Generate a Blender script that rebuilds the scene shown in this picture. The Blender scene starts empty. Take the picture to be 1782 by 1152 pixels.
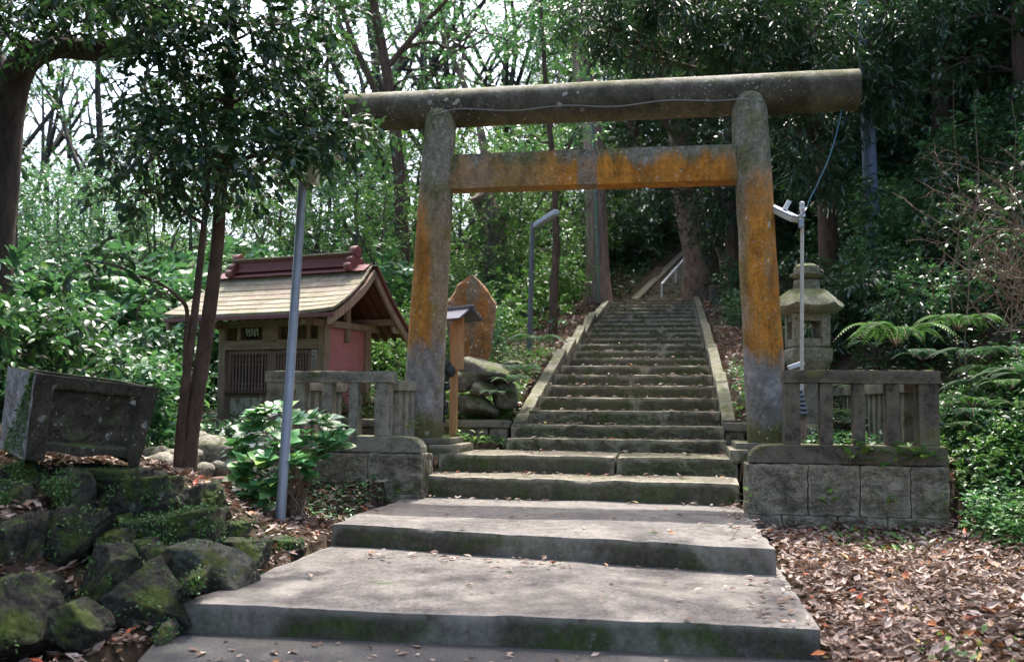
import bpy, bmesh, math, random
import numpy as np
from mathutils import Vector, Matrix, noise as mnoise
R = math.radians
random.seed(7); rng = np.random.default_rng(7)
SC = bpy.context.scene; COL = SC.collection

# ------------------------------------------------------------------ camera
EYE = Vector((0, 0, 1.30)); FPX = 1650.0; PW, PH = 1782.0, 1152.0
YAW = math.atan(284 / FPX); PITCH = math.atan(124 / FPX); ROLL = R(0.45)
fwd = Vector((-math.sin(YAW) * math.cos(PITCH), math.cos(YAW) * math.cos(PITCH), math.sin(PITCH)))
rt0 = Vector((math.cos(YAW), math.sin(YAW), 0)); up0 = rt0.cross(fwd)
rt = rt0 * math.cos(ROLL) + up0 * math.sin(ROLL); upv = up0 * math.cos(ROLL) - rt0 * math.sin(ROLL)
cd = bpy.data.cameras.new('camera'); cam = bpy.data.objects.new('camera', cd); COL.objects.link(cam)
m = Matrix((rt, upv, -fwd)).transposed().to_4x4(); m.translation = EYE; cam.matrix_world = m
cd.sensor_width = 36; cd.lens = 36 * FPX / PW; cd.clip_end = 600; cd.clip_start = 0.05
cd.dof.use_dof = True; cd.dof.focus_distance = 8.2; cd.dof.aperture_fstop = 2.2
SC.camera = cam
# ------------------------------------------------------------------ light
SUN_AZ = (0.0, 0.8); SUN_EL = R(63)
w = bpy.data.worlds.new('World'); SC.world = w; w.use_nodes = True
nt = w.node_tree; bg = nt.nodes['Background']; sky = nt.nodes.new('ShaderNodeTexSky')
sky.sky_type = 'NISHITA'; sky.sun_disc = False; sky.sun_elevation = SUN_EL
sky.sun_rotation = math.atan2(SUN_AZ[0], SUN_AZ[1]); sky.air_density = 1.0; sky.dust_density = 5.0; sky.ozone_density = 1.0
nt.links.new(sky.outputs[0], bg.inputs[0]); bg.inputs[1].default_value = 0.15
sd = Vector((SUN_AZ[0], SUN_AZ[1], 0)).normalized() * math.cos(SUN_EL) + Vector((0, 0, math.sin(SUN_EL)))
sl = bpy.data.lights.new('sun', 'SUN'); sl.energy = 2.0; sl.angle = R(0.9); sl.color = (1, 0.965, 0.91)
so = bpy.data.objects.new('sun', sl); COL.objects.link(so); so.rotation_euler = (-sd).to_track_quat('-Z', 'Y').to_euler()
SC.view_settings.view_transform = 'Standard'; SC.view_settings.look = 'None'; SC.view_settings.gamma = 1
SC.view_settings.exposure = 2.05
cy = SC.cycles
cy.max_bounces = 6; cy.diffuse_bounces = 3; cy.glossy_bounces = 2; cy.transmission_bounces = 3; cy.transparent_max_bounces = 6
cy.sample_clamp_indirect = 6; cy.caustics_reflective = False; cy.caustics_refractive = False

# ------------------------------------------------------------------ pixel -> world helpers (design-time layout)
def ray(px, py): return fwd + rt * ((px - PW / 2) / FPX) + upv * (-(py - PH / 2) / FPX)
def at(px, py, d): return EYE + ray(px, py) * d
def onz(px, py, z):
    r = ray(px, py); return EYE + r * ((z - EYE.z) / r.z)
def ony(px, py, y):
    r = ray(px, py); return EYE + r * ((y - EYE.y) / r.y)

# ------------------------------------------------------------------ object helpers
def tag(o, label=None, cat=None, group=None, kind=None):
    if label: o['label'] = label
    if cat: o['category'] = cat
    if group: o['group'] = group
    if kind: o['kind'] = kind
    return o
def empty(name, loc, label, cat, group=None, rz=0):
    o = bpy.data.objects.new(name, None); COL.objects.link(o); o.location = loc; o.rotation_euler.z = rz
    o.empty_display_size = 0.2
    return tag(o, label, cat, group)
def link_mesh(name, me, mat, parent=None, loc=None):
    o = bpy.data.objects.new(name, me); COL.objects.link(o)
    if mat: me.materials.append(mat)
    if parent: o.parent = parent
    if loc is not None: o.location = loc
    return o
def np_mesh(name, V, F, smooth=False):
    me = bpy.data.meshes.new(name)
    V = np.asarray(V, dtype=np.float32); F = np.asarray(F, dtype=np.int32)
    k = F.shape[1]
    me.vertices.add(len(V)); me.vertices.foreach_set('co', V.ravel())
    me.loops.add(F.size); me.loops.foreach_set('vertex_index', F.ravel())
    me.polygons.add(len(F)); me.polygons.foreach_set('loop_start', np.arange(0, F.size, k, dtype=np.int32))
    me.polygons.foreach_set('loop_total', np.full(len(F), k, dtype=np.int32))
    me.polygons.foreach_set('use_smooth', np.full(len(F), smooth))
    me.update(calc_edges=True); return me
class MB:
    def __init__(s): s.v = []; s.f = []
    def add(s, V, F):
        b = len(s.v); s.v += [tuple(p) for p in V]; s.f += [tuple(i + b for i in f) for f in F]; return s
    def box(s, c, d, M=None):
        c = Vector(c); x, y, z = d[0] / 2, d[1] / 2, d[2] / 2
        V = [Vector((a * x, b * y, e * z)) for e in (-1, 1) for b in (-1, 1) for a in (-1, 1)]
        V = [(c + (M @ p if M else p)) for p in V]
        return s.add(V, [(0, 2, 3, 1), (4, 5, 7, 6), (0, 1, 5, 4), (2, 6, 7, 3), (0, 4, 6, 2), (1, 3, 7, 5)])
    def bar(s, a, b, w, h=None, upd=(0, 0, 1)):
        a = Vector(a); b = Vector(b); h = h or w; d = b - a; z = d.normalized()
        x = Vector(upd).cross(z)
        if x.length < 1e-4: x = Vector((1, 0, 0))
        x.normalize(); y = z.cross(x); M = Matrix((x, y, z)).transposed()
        return s.box((a + b) / 2, (w, h, d.length), M)
    def tube(s, pts, rad, n=8, cap=True):
        pts = [Vector(p) for p in pts]; k = len(pts)
        if not hasattr(rad, '__len__'): rad = [rad] * k
        V = []; F = []; px = None
        for i, p in enumerate(pts):
            t = (pts[min(i + 1, k - 1)] - pts[max(i - 1, 0)]).normalized()
            if px is None: px = t.orthogonal().normalized()
            px = (px - t * px.dot(t)); px = px.normalized() if px.length > 1e-6 else t.orthogonal().normalized()
            py_ = t.cross(px)
            for j in range(n):
                a = 2 * math.pi * j / n; V.append(p + (px * math.cos(a) + py_ * math.sin(a)) * rad[i])
        for i in range(k - 1):
            for j in range(n):
                j2 = (j + 1) % n; F.append((i * n + j, i * n + j2, (i + 1) * n + j2, (i + 1) * n + j))
        if cap: F.append(tuple(range(n - 1, -1, -1))); F.append(tuple((k - 1) * n + j for j in range(n)))
        return s.add(V, F)
    def lathe(s, prof, n=24, c=(0, 0, 0), ph=0, M=None):
        V = []; F = []; c = Vector(c)
        for (r, z) in prof:
            for j in range(n):
                a = 2 * math.pi * j / n + ph; p = Vector((r * math.cos(a), r * math.sin(a), z)); V.append(c + (M @ p if M else p))
        for i in range(len(prof) - 1):
            for j in range(n):
                j2 = (j + 1) % n; F.append((i * n + j, i * n + j2, (i + 1) * n + j2, (i + 1) * n + j))
        F.append(tuple(range(n - 1, -1, -1))); F.append(tuple((len(prof) - 1) * n + j for j in range(n)))
        return s.add(V, F)
    def prism(s, poly, ext, org=(0, 0, 0), M=None):
        """poly: list of (a,b) in local x,z ; extruded along local y by (y0,y1)"""
        n = len(poly); o = Vector(org)
        V = [Vector((a, ext[0], b)) for a, b in poly] + [Vector((a, ext[1], b)) for a, b in poly]
        V = [o + (M @ p if M else p) for p in V]
        F = [tuple(range(n)), tuple(range(2 * n - 1, n - 1, -1))] + [(i, i + n, (i + 1) % n + n, (i + 1) % n) for i in range(n)]
        return s.add(V, F)
    def build(s, name, mat, parent=None, smooth=False, bevel=0, world=True, disp=None):
        off = Vector((0, 0, 0))
        if parent is not None and world:
            off = parent.location if parent.parent is None else parent.parent.location
        me = bpy.data.meshes.new(name)
        rz = 0
        if parent is not None and world:
            rz = (parent if parent.parent is None else parent.parent).rotation_euler.z
        V = [Vector(p) - off for p in s.v]
        if rz: Mi = Matrix.Rotation(-rz, 3, 'Z'); V = [Mi @ p for p in V]
        if disp: V = [p + disp(p) for p in V]
        me.from_pydata([tuple(p) for p in V], [], s.f); me.update()
        bm = bmesh.new(); bm.from_mesh(me); bmesh.ops.recalc_face_normals(bm, faces=bm.faces); bm.to_mesh(me); bm.free()
        if smooth:
            me.polygons.foreach_set('use_smooth', [True] * len(me.polygons)); me.set_sharp_from_angle(angle=R(34))
        o = link_mesh(name, me, mat, parent)
        if bevel:
            b = o.modifiers.new('bevel', 'BEVEL'); b.width = bevel; b.segments = 2; b.limit_method = 'ANGLE'; b.angle_limit = R(35)
        return o
def nvec(p, s, a): return mnoise.noise_vector(Vector(p) * s) * a
# rounded, slightly uneven stone block over a quad footprint
def rough_block(quad, z0, z1, seg=0.07, r=0.02, amp=0.006, sc=3.0, fine=0.003, chip=0.0):
    q = [Vector((p[0], p[1], 0)) for p in quad]            # FL, FR, BR, BL
    L = ((q[1] - q[0]).length + (q[2] - q[3]).length) / 2; W = ((q[3] - q[0]).length + (q[2] - q[1]).length) / 2; Hh = z1 - z0
    nx, ny, nz = max(2, int(L / seg)), max(2, int(W / seg)), max(2, int(Hh / seg) + 1)
    nx, ny, nz = min(nx, 90), min(ny, 60), min(nz, 14)
    idx = {}; V = []; F = []
    def vid(i, j, k):
        key = (i, j, k)
        if key in idx: return idx[key]
        p = Vector((L * i / nx, W * j / ny, Hh * k / nz))
        inner = Vector((min(max(p.x, r), L - r), min(max(p.y, r), W - r), min(max(p.z, r), Hh - r)))
        d = p - inner
        if d.length > 1e-6: p = inner + d.normalized() * r
        u, v = p.x / L, p.y / W
        wp = q[0] * (1 - u) * (1 - v) + q[1] * u * (1 - v) + q[2] * u * v + q[3] * (1 - u) * v
        wp = Vector((wp.x, wp.y, z0 + p.z))
        wp += nvec(wp, sc, amp) + nvec(wp, sc * 5, fine)
        if chip:
            e = (i in (0, nx)) + (j in (0, ny)) + (k in (0, nz))
            if e >= 2:
                c = max(0, mnoise.noise(wp * 4.0)) * chip
                cc = q[0] * .25 + q[1] * .25 + q[2] * .25 + q[3] * .25; cc.z = (z0 + z1) / 2
                dd = (cc - wp); dd.normalize(); wp += dd * c; wp.z -= c * 0.6 if k == nz else 0
        V.append(wp); idx[key] = len(V) - 1; return idx[key]
    for i in range(nx):
        for j in range(ny):
            F.append((vid(i, j, nz), vid(i + 1, j, nz), vid(i + 1, j + 1, nz), vid(i, j + 1, nz)))
            F.append((vid(i, j, 0), vid(i, j + 1, 0), vid(i + 1, j + 1, 0), vid(i + 1, j, 0)))
        for k in range(nz):
            F.append((vid(i, 0, k), vid(i + 1, 0, k), vid(i + 1, 0, k + 1), vid(i, 0, k + 1)))
            F.append((vid(i, ny, k), vid(i, ny, k + 1), vid(i + 1, ny, k + 1), vid(i + 1, ny, k)))
    for j in range(ny):
        for k in range(nz):
            F.append((vid(0, j, k), vid(0, j, k + 1), vid(0, j + 1, k + 1), vid(0, j + 1, k)))
            F.append((vid(nx, j, k), vid(nx, j + 1, k), vid(nx, j + 1, k + 1), vid(nx, j, k + 1)))
    return V, F
def rect(x0, x1, y0, y1): return [(x0, y0), (x1, y0), (x1, y1), (x0, y1)]

# ------------------------------------------------------------------ materials
class NT:
    def __init__(s, name):
        s.m = bpy.data.materials.new(name); s.m.use_nodes = True; s.t = s.m.node_tree; s.t.nodes.clear()
        s.out = s.n('ShaderNodeOutputMaterial')
    def n(s, typ, **kw):
        o = s.t.nodes.new(typ)
        for k, v in kw.items(): setattr(o, k, v)
        return o
    def l(s, a, b): s.t.links.new(a, b)
    def val(s, sock, v):
        if hasattr(v, 'is_output'): s.l(v, sock)
        else: sock.default_value = v
    def noise(s, co, scale, detail=6, rough=0.6, dist=0):
        o = s.n('ShaderNodeTexNoise'); o.inputs['Scale'].default_value = scale; o.inputs['Detail'].default_value = detail
        o.inputs['Roughness'].default_value = rough; o.inputs['Distortion'].default_value = dist
        if co is not None: s.l(co, o.inputs['Vector'])
        return o.outputs['Fac']
    def vor(s, co, scale, feat='F1', rnd=1):
        o = s.n('ShaderNodeTexVoronoi', feature=feat); o.inputs['Scale'].default_value = scale; o.inputs['Randomness'].default_value = rnd
        s.l(co, o.inputs['Vector']); return o.outputs[0]
    def map(s, v, a, b, c=0, d=1, smooth=True):
        o = s.n('ShaderNodeMapRange'); o.interpolation_type = 'SMOOTHSTEP' if smooth else 'LINEAR'
        s.val(o.inputs[0], v); s.val(o.inputs[1], a); s.val(o.inputs[2], b); s.val(o.inputs[3], c); s.val(o.inputs[4], d); return o.outputs[0]
    def math(s, op, a, b=0.0):
        o = s.n('ShaderNodeMath', operation=op); s.val(o.inputs[0], a); s.val(o.inputs[1], b); return o.outputs[0]
    def mix(s, f, a, b, mode='MIX'):
        o = s.n('ShaderNodeMix', data_type='RGBA', blend_type=mode); s.val(o.inputs[0], f)
        for i, c in ((6, a), (7, b)):
            if hasattr(c, 'is_output'): s.l(c, o.inputs[i])
            else: o.inputs[i].default_value = (*c, 1)
        return o.outputs[2]
    def ramp(s, f, stops):
        o = s.n('ShaderNodeValToRGB'); e = o.color_ramp.elements
        while len(e) < len(stops): e.new(0.5)
        for i, (p, c) in enumerate(stops): e[i].position = p; e[i].color = (*c, 1)
        s.l(f, o.inputs[0]); return o.outputs[0]
    def coord(s, which='Object', scale=None):
        o = s.n('ShaderNodeTexCoord').outputs[which]
        if scale:
            mp = s.n('ShaderNodeMapping'); mp.inputs['Scale'].default_value = scale; s.l(o, mp.inputs[0]); return mp.outputs[0]
        return o
    def nz(s):
        g = s.n('ShaderNodeNewGeometry'); x = s.n('ShaderNodeSeparateXYZ'); s.l(g.outputs['Normal'], x.inputs[0]); return x.outputs[2]
    def bump(s, h, strength=0.4, dist=0.02, prev=None):
        o = s.n('ShaderNodeBump'); o.inputs['Strength'].default_value = strength; o.inputs['Distance'].default_value = dist
        s.l(h, o.inputs['Height'])
        if prev is not None: s.l(prev, o.inputs['Normal'])
        return o.outputs[0]
    def bsdf(s, col, rough=0.85, normal=None, spec=0.35, metal=0.0):
        b = s.n('ShaderNodeBsdfPrincipled')
        if hasattr(col, 'is_output'): s.l(col, b.inputs['Base Color'])
        else: b.inputs['Base Color'].default_value = (*col, 1)
        s.val(b.inputs['Roughness'], rough); b.inputs['Specular IOR Level'].default_value = spec; b.inputs['Metallic'].default_value = metal
        if normal is not None: s.l(normal, b.inputs['Normal'])
        s.l(b.outputs[0], s.out.inputs[0]); return b

def stone(name, c0, c1, sc=5, moss=0.0, mossc=(0.055, 0.075, 0.018), up=0.4, lichen=0.0, stain=0.5, bump=0.5, coarse=12, chisel=0.0, bd=0.02, mlow=None, side=0.0, patch=0.0, edge=0.0):
    t = NT(name); co = t.coord()
    f = t.noise(co, sc, 8, 0.65); col = t.mix(t.map(f, 0.3, 0.7), c0, c1)
    fine = t.noise(co, 45, 6, 0.75); col = t.mix(t.map(fine, 0.5, 0.72, 0, 0.6), col, tuple(min(1, c * 1.7) for c in c1)); col = t.mix(t.map(fine, 0.5, 0.33, 0, 0.7), col, tuple(c * 0.4 for c in c0))
    gr = t.noise(co, 13, 9, 0.75); col = t.mix(t.map(gr, 0.48, 0.34, 0, 0.6), col, tuple(c * 0.45 for c in c0))
    if stain:
        st = t.noise(t.coord('Object', (1, 1, 0.45)), 1.9, 7, 0.7, 0.6); col = t.mix(t.map(st, 0.48, 0.68, 0, stain), col, tuple(c * 0.32 for c in c0))
    if lichen:
        wob = t.n('ShaderNodeTexNoise'); wob.inputs['Scale'].default_value = 14; t.l(co, wob.inputs['Vector'])
        va = t.n('ShaderNodeVectorMath', operation='MULTIPLY_ADD'); t.l(wob.outputs['Color'], va.inputs[0]); va.inputs[1].default_value = (0.06,) * 3; t.l(co, va.inputs[2])
        v = t.vor(va.outputs[0], 9); msk = t.math('MULTIPLY', t.map(v, 0.16, 0.24, 1, 0), t.map(t.noise(co, 2.3, 3), 0.5, 0.62))
        v2 = t.vor(va.outputs[0], 23); msk2 = t.math('MULTIPLY', t.map(v2, 0.13, 0.22, 1, 0), t.map(t.noise(co, 3.1, 3), 0.45, 0.6))
        col = t.mix(t.math('MULTIPLY', t.math('MAXIMUM', msk, msk2), lichen), col, (0.42, 0.43, 0.38))
    if moss:
        mn = t.noise(co, 2.7, 8, 0.7); fac = t.math('ADD', mn, t.math('MULTIPLY', t.nz(), up * 0.35))
        mcol = t.mix(t.noise(co, 30, 3), tuple(c * 0.6 for c in mossc), tuple(c * 1.5 for c in mossc))
        mf = t.map(fac, 0.62 - 0.25 * moss, 0.75 - 0.2 * moss)
        if mlow:
            sx = t.n('ShaderNodeSeparateXYZ'); t.l(co, sx.inputs[0]); mf = t.math('MULTIPLY', mf, t.map(sx.outputs[2], mlow[0], mlow[1], 1, 0))
        col = t.mix(mf, col, mcol)
    if side:
        sf = t.math('MULTIPLY', t.map(t.math('ABSOLUTE', t.nz()), 0.25, 0.65, 1, 0), t.map(t.noise(co, 3.2, 10, 0.75), 0.32, 0.46)); sc2 = t.mix(t.map(t.noise(co, 2.1, 9, .75), .45, .56), (0.07, 0.062, 0.042), (0.046, 0.066, 0.014))
        col = t.mix(t.math('MULTIPLY', sf, side), col, sc2)
    if patch:
        col = t.mix(t.map(t.noise(co, 0.75, 5, 0.55, 0.8), 0.5, 0.58, 0, patch), col, (0.23, 0.21, 0.182)); col = t.mix(t.map(t.vor(co, 160), 0.15, 0.5, 0.35, 0), col, (0.08, 0.075, 0.075))
        ck = t.n('ShaderNodeTexVoronoi', feature='DISTANCE_TO_EDGE'); ck.inputs['Scale'].default_value = 0.55; wz = t.n('ShaderNodeTexNoise'); wz.inputs['Scale'].default_value = 3; t.l(co, wz.inputs['Vector'])
        wa = t.n('ShaderNodeVectorMath', operation='MULTIPLY_ADD'); t.l(wz.outputs['Color'], wa.inputs[0]); wa.inputs[1].default_value = (0.35,) * 3; t.l(co, wa.inputs[2]); t.l(wa.outputs[0], ck.inputs['Vector'])
        col = t.mix(t.map(ck.outputs[0], 0.0, 0.004, 0.35, 0), col, (0.06, 0.055, 0.05))
    g1 = t.map(t.noise(co, 34, 9, 0.8), 0.3, 0.7, 0.55, 1.4, False); g2 = t.map(t.noise(co, 9, 9, 0.75), 0.3, 0.7, 0.6, 1.35, False); col = t.mix(1.0, col, t.math('MULTIPLY', g1, g2), 'MULTIPLY')
    if edge:
        gp = t.n('ShaderNodeNewGeometry'); col = t.mix(t.math('MULTIPLY', t.map(gp.outputs['Pointiness'], 0.515, 0.56, 0, edge), t.map(t.noise(co, 7, 6, .7), .35, .55)), col, tuple(min(1, c * 1.5) for c in c1))
    h = t.noise(co, coarse, 8, 0.7); n1 = t.bump(h, bump, bd); n2 = t.bump(fine, bump * 0.6, 0.006, n1)
    if chisel:
        mp = t.n('ShaderNodeMapping'); mp.inputs['Rotation'].default_value = (0.0, 0.75, 0.0); mp.inputs['Scale'].default_value = (6, 6, 11); t.l(co, mp.inputs[0])
        ch = t.noise(mp.outputs[0], 1, 7, 0.68, 0.8); n2 = t.bump(ch, chisel, 0.06, n2)
        col = t.mix(t.map(ch, 0.48, 0.36, 0, 0.6), col, tuple(c * 0.35 for c in c0)); col = t.mix(t.map(ch, 0.52, 0.66, 0, 0.6), col, tuple(min(1, c * 1.35) for c in c1))  # hollows darker, ridges lighter: relief shading put into the colour
    t.bsdf(col, 0.9, n2, 0.25); return t.m

def leafmat(name, stops, rough=0.35, trans=0.3, spec=0.5, tcol=(0.1, 0.25, 0.05)):
    t = NT(name); g = t.n('ShaderNodeNewGeometry'); col = t.ramp(g.outputs['Random Per Island'], stops)
    b = t.bsdf(col, rough, None, spec)
    tr = t.n('ShaderNodeBsdfTranslucent'); t.l(t.mix(0.55, col, tcol), tr.inputs[0])
    mx = t.n('ShaderNodeMixShader'); mx.inputs[0].default_value = trans; t.l(b.outputs[0], mx.inputs[1]); t.l(tr.outputs[0], mx.inputs[2])
    t.l(mx.outputs[0], t.out.inputs[0]); return t.m
def bark(name, c0, c1, stretch=5, bump=0.8, moss=0.2, sc=9):
    t = NT(name); co = t.coord('Object', (stretch, stretch, 1)); f = t.noise(co, sc / 3, 8, 0.7, 0.4)
    col = t.mix(t.map(f, 0.3, 0.7), c0, c1); c2 = t.coord()
    if moss: col = t.mix(t.map(t.noise(c2, 1.6, 7, 0.7), 0.58 - .1 * moss, 0.72, 0, 0.8), col, (0.05, 0.07, 0.025))
    t.bsdf(col, 0.92, t.bump(f, bump, 0.05), 0.2); return t.m
def woodmat(name, c0, c1, ax=(20, 20, 1.5), rough=0.8, bump=0.25):
    t = NT(name); f = t.noise(t.coord('Object', ax), 1.6, 8, 0.65, 0.5); col = t.mix(t.map(f, 0.28, 0.72), c0, c1)
    col = t.mix(t.map(t.noise(t.coord(), 5, 6), 0.5, 0.75, 0, 0.5), col, tuple(c * 0.55 for c in c0))
    t.bsdf(col, rough, t.bump(f, bump, 0.006), 0.25); return t.m
def paint(name, c, rough=0.5, metal=0, wear=None, wl=0.62, spec=0.4):
    t = NT(name); co = t.coord(); f = t.noise(co, 7, 8, 0.7); col = t.mix(t.map(f, 0.3, 0.7), tuple(x * 0.82 for x in c), c)
    if wear: col = t.mix(t.map(t.noise(t.coord('Object', (4, 4, 1.2)), 3, 8, 0.75), wl, wl + 0.07), col, wear)
    t.bsdf(col, rough, t.bump(t.noise(co, 60, 3), 0.08, 0.002), spec, metal); return t.m

M = {}
M['slab'] = stone('worn_concrete', (0.112, 0.101, 0.094), (0.195, 0.176, 0.16), 2.2, moss=0.12, up=0.0, stain=0.35, bump=0.3, coarse=30, bd=0.01, side=0.95, patch=0.6, edge=0.5)
M['step'] = stone('mossy_step_stone', (0.13, 0.115, 0.085), (0.23, 0.205, 0.155), 4, moss=0.38, up=0.0, stain=0.5, bump=0.45, mossc=(0.085, 0.1, 0.03), side=0.75, edge=0.8)
M['hewn'] = stone('hewn_block_stone', (0.16, 0.14, 0.105), (0.33, 0.29, 0.22), 2.4, moss=0.45, up=-0.2, lichen=0.8, stain=0.6, bump=0.5, chisel=0.9, mossc=(0.075, 0.085, 0.03), edge=0.4)
M['hewnstep'] = stone('hewn_step_stone', (0.13, 0.12, 0.08), (0.26, 0.24, 0.17), 5, moss=0.3, up=0.1, stain=0.4, bump=0.5, chisel=0.9, mossc=(0.1, 0.105, 0.035), side=0.6, edge=0.8)
M['curb'] = stone('curb_stone', (0.085, 0.078, 0.058), (0.175, 0.16, 0.122), 4, moss=0.4, up=0.3, stain=0.4, bump=0.35, edge=0.5)
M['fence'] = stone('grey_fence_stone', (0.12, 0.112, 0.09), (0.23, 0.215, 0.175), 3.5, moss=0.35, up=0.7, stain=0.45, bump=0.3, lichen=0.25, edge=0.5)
M['fencedark'] = stone('dark_fence_stone', (0.055, 0.047, 0.036), (0.115, 0.1, 0.075), 3.5, moss=0.35, up=0.7, stain=0.5, bump=0.3, lichen=0.15, mossc=(0.12, 0.11, 0.03), edge=0.5)  # darker copy of the fence stone: right fence's shade put into the colour
M['rock'] = stone('mossy_rock', (0.022, 0.021, 0.017), (0.066, 0.062, 0.05), 4, moss=0.4, up=0.3, stain=0.65, bump=0.8, coarse=7, bd=0.05, lichen=0.25, mossc=(0.045, 0.062, 0.011))
M['rock2'] = stone('grey_block_rock', (0.06, 0.057, 0.045), (0.145, 0.138, 0.11), 4, moss=0.3, up=0.3, stain=0.5, bump=0.7, coarse=7, bd=0.04, lichen=0.2, mossc=(0.055, 0.062, 0.012))
M['boulder2'] = stone('grey_green_boulder', (0.1, 0.095, 0.075), (0.22, 0.21, 0.17), 3, moss=0.3, up=0.4, stain=0.4, bump=0.6, coarse=6, bd=0.03, lichen=0.3, mossc=(0.07, 0.085, 0.03))
M['boulder'] = stone('pale_boulder', (0.16, 0.15, 0.12), (0.33, 0.31, 0.255), 4, moss=0.2, up=0.3, stain=0.4, bump=0.6, coarse=6, bd=0.03, lichen=0.2)
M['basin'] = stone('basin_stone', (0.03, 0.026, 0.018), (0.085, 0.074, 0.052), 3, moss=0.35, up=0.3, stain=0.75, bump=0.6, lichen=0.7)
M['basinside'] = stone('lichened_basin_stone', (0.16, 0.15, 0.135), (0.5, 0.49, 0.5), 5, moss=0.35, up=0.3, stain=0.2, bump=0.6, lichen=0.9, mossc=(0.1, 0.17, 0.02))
M['lantern'] = stone('lantern_stone', (0.14, 0.138, 0.105), (0.265, 0.26, 0.2), 4, moss=0.3, up=0.5, stain=0.5, bump=0.4, lichen=0.2, mossc=(0.1, 0.115, 0.045))

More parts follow.
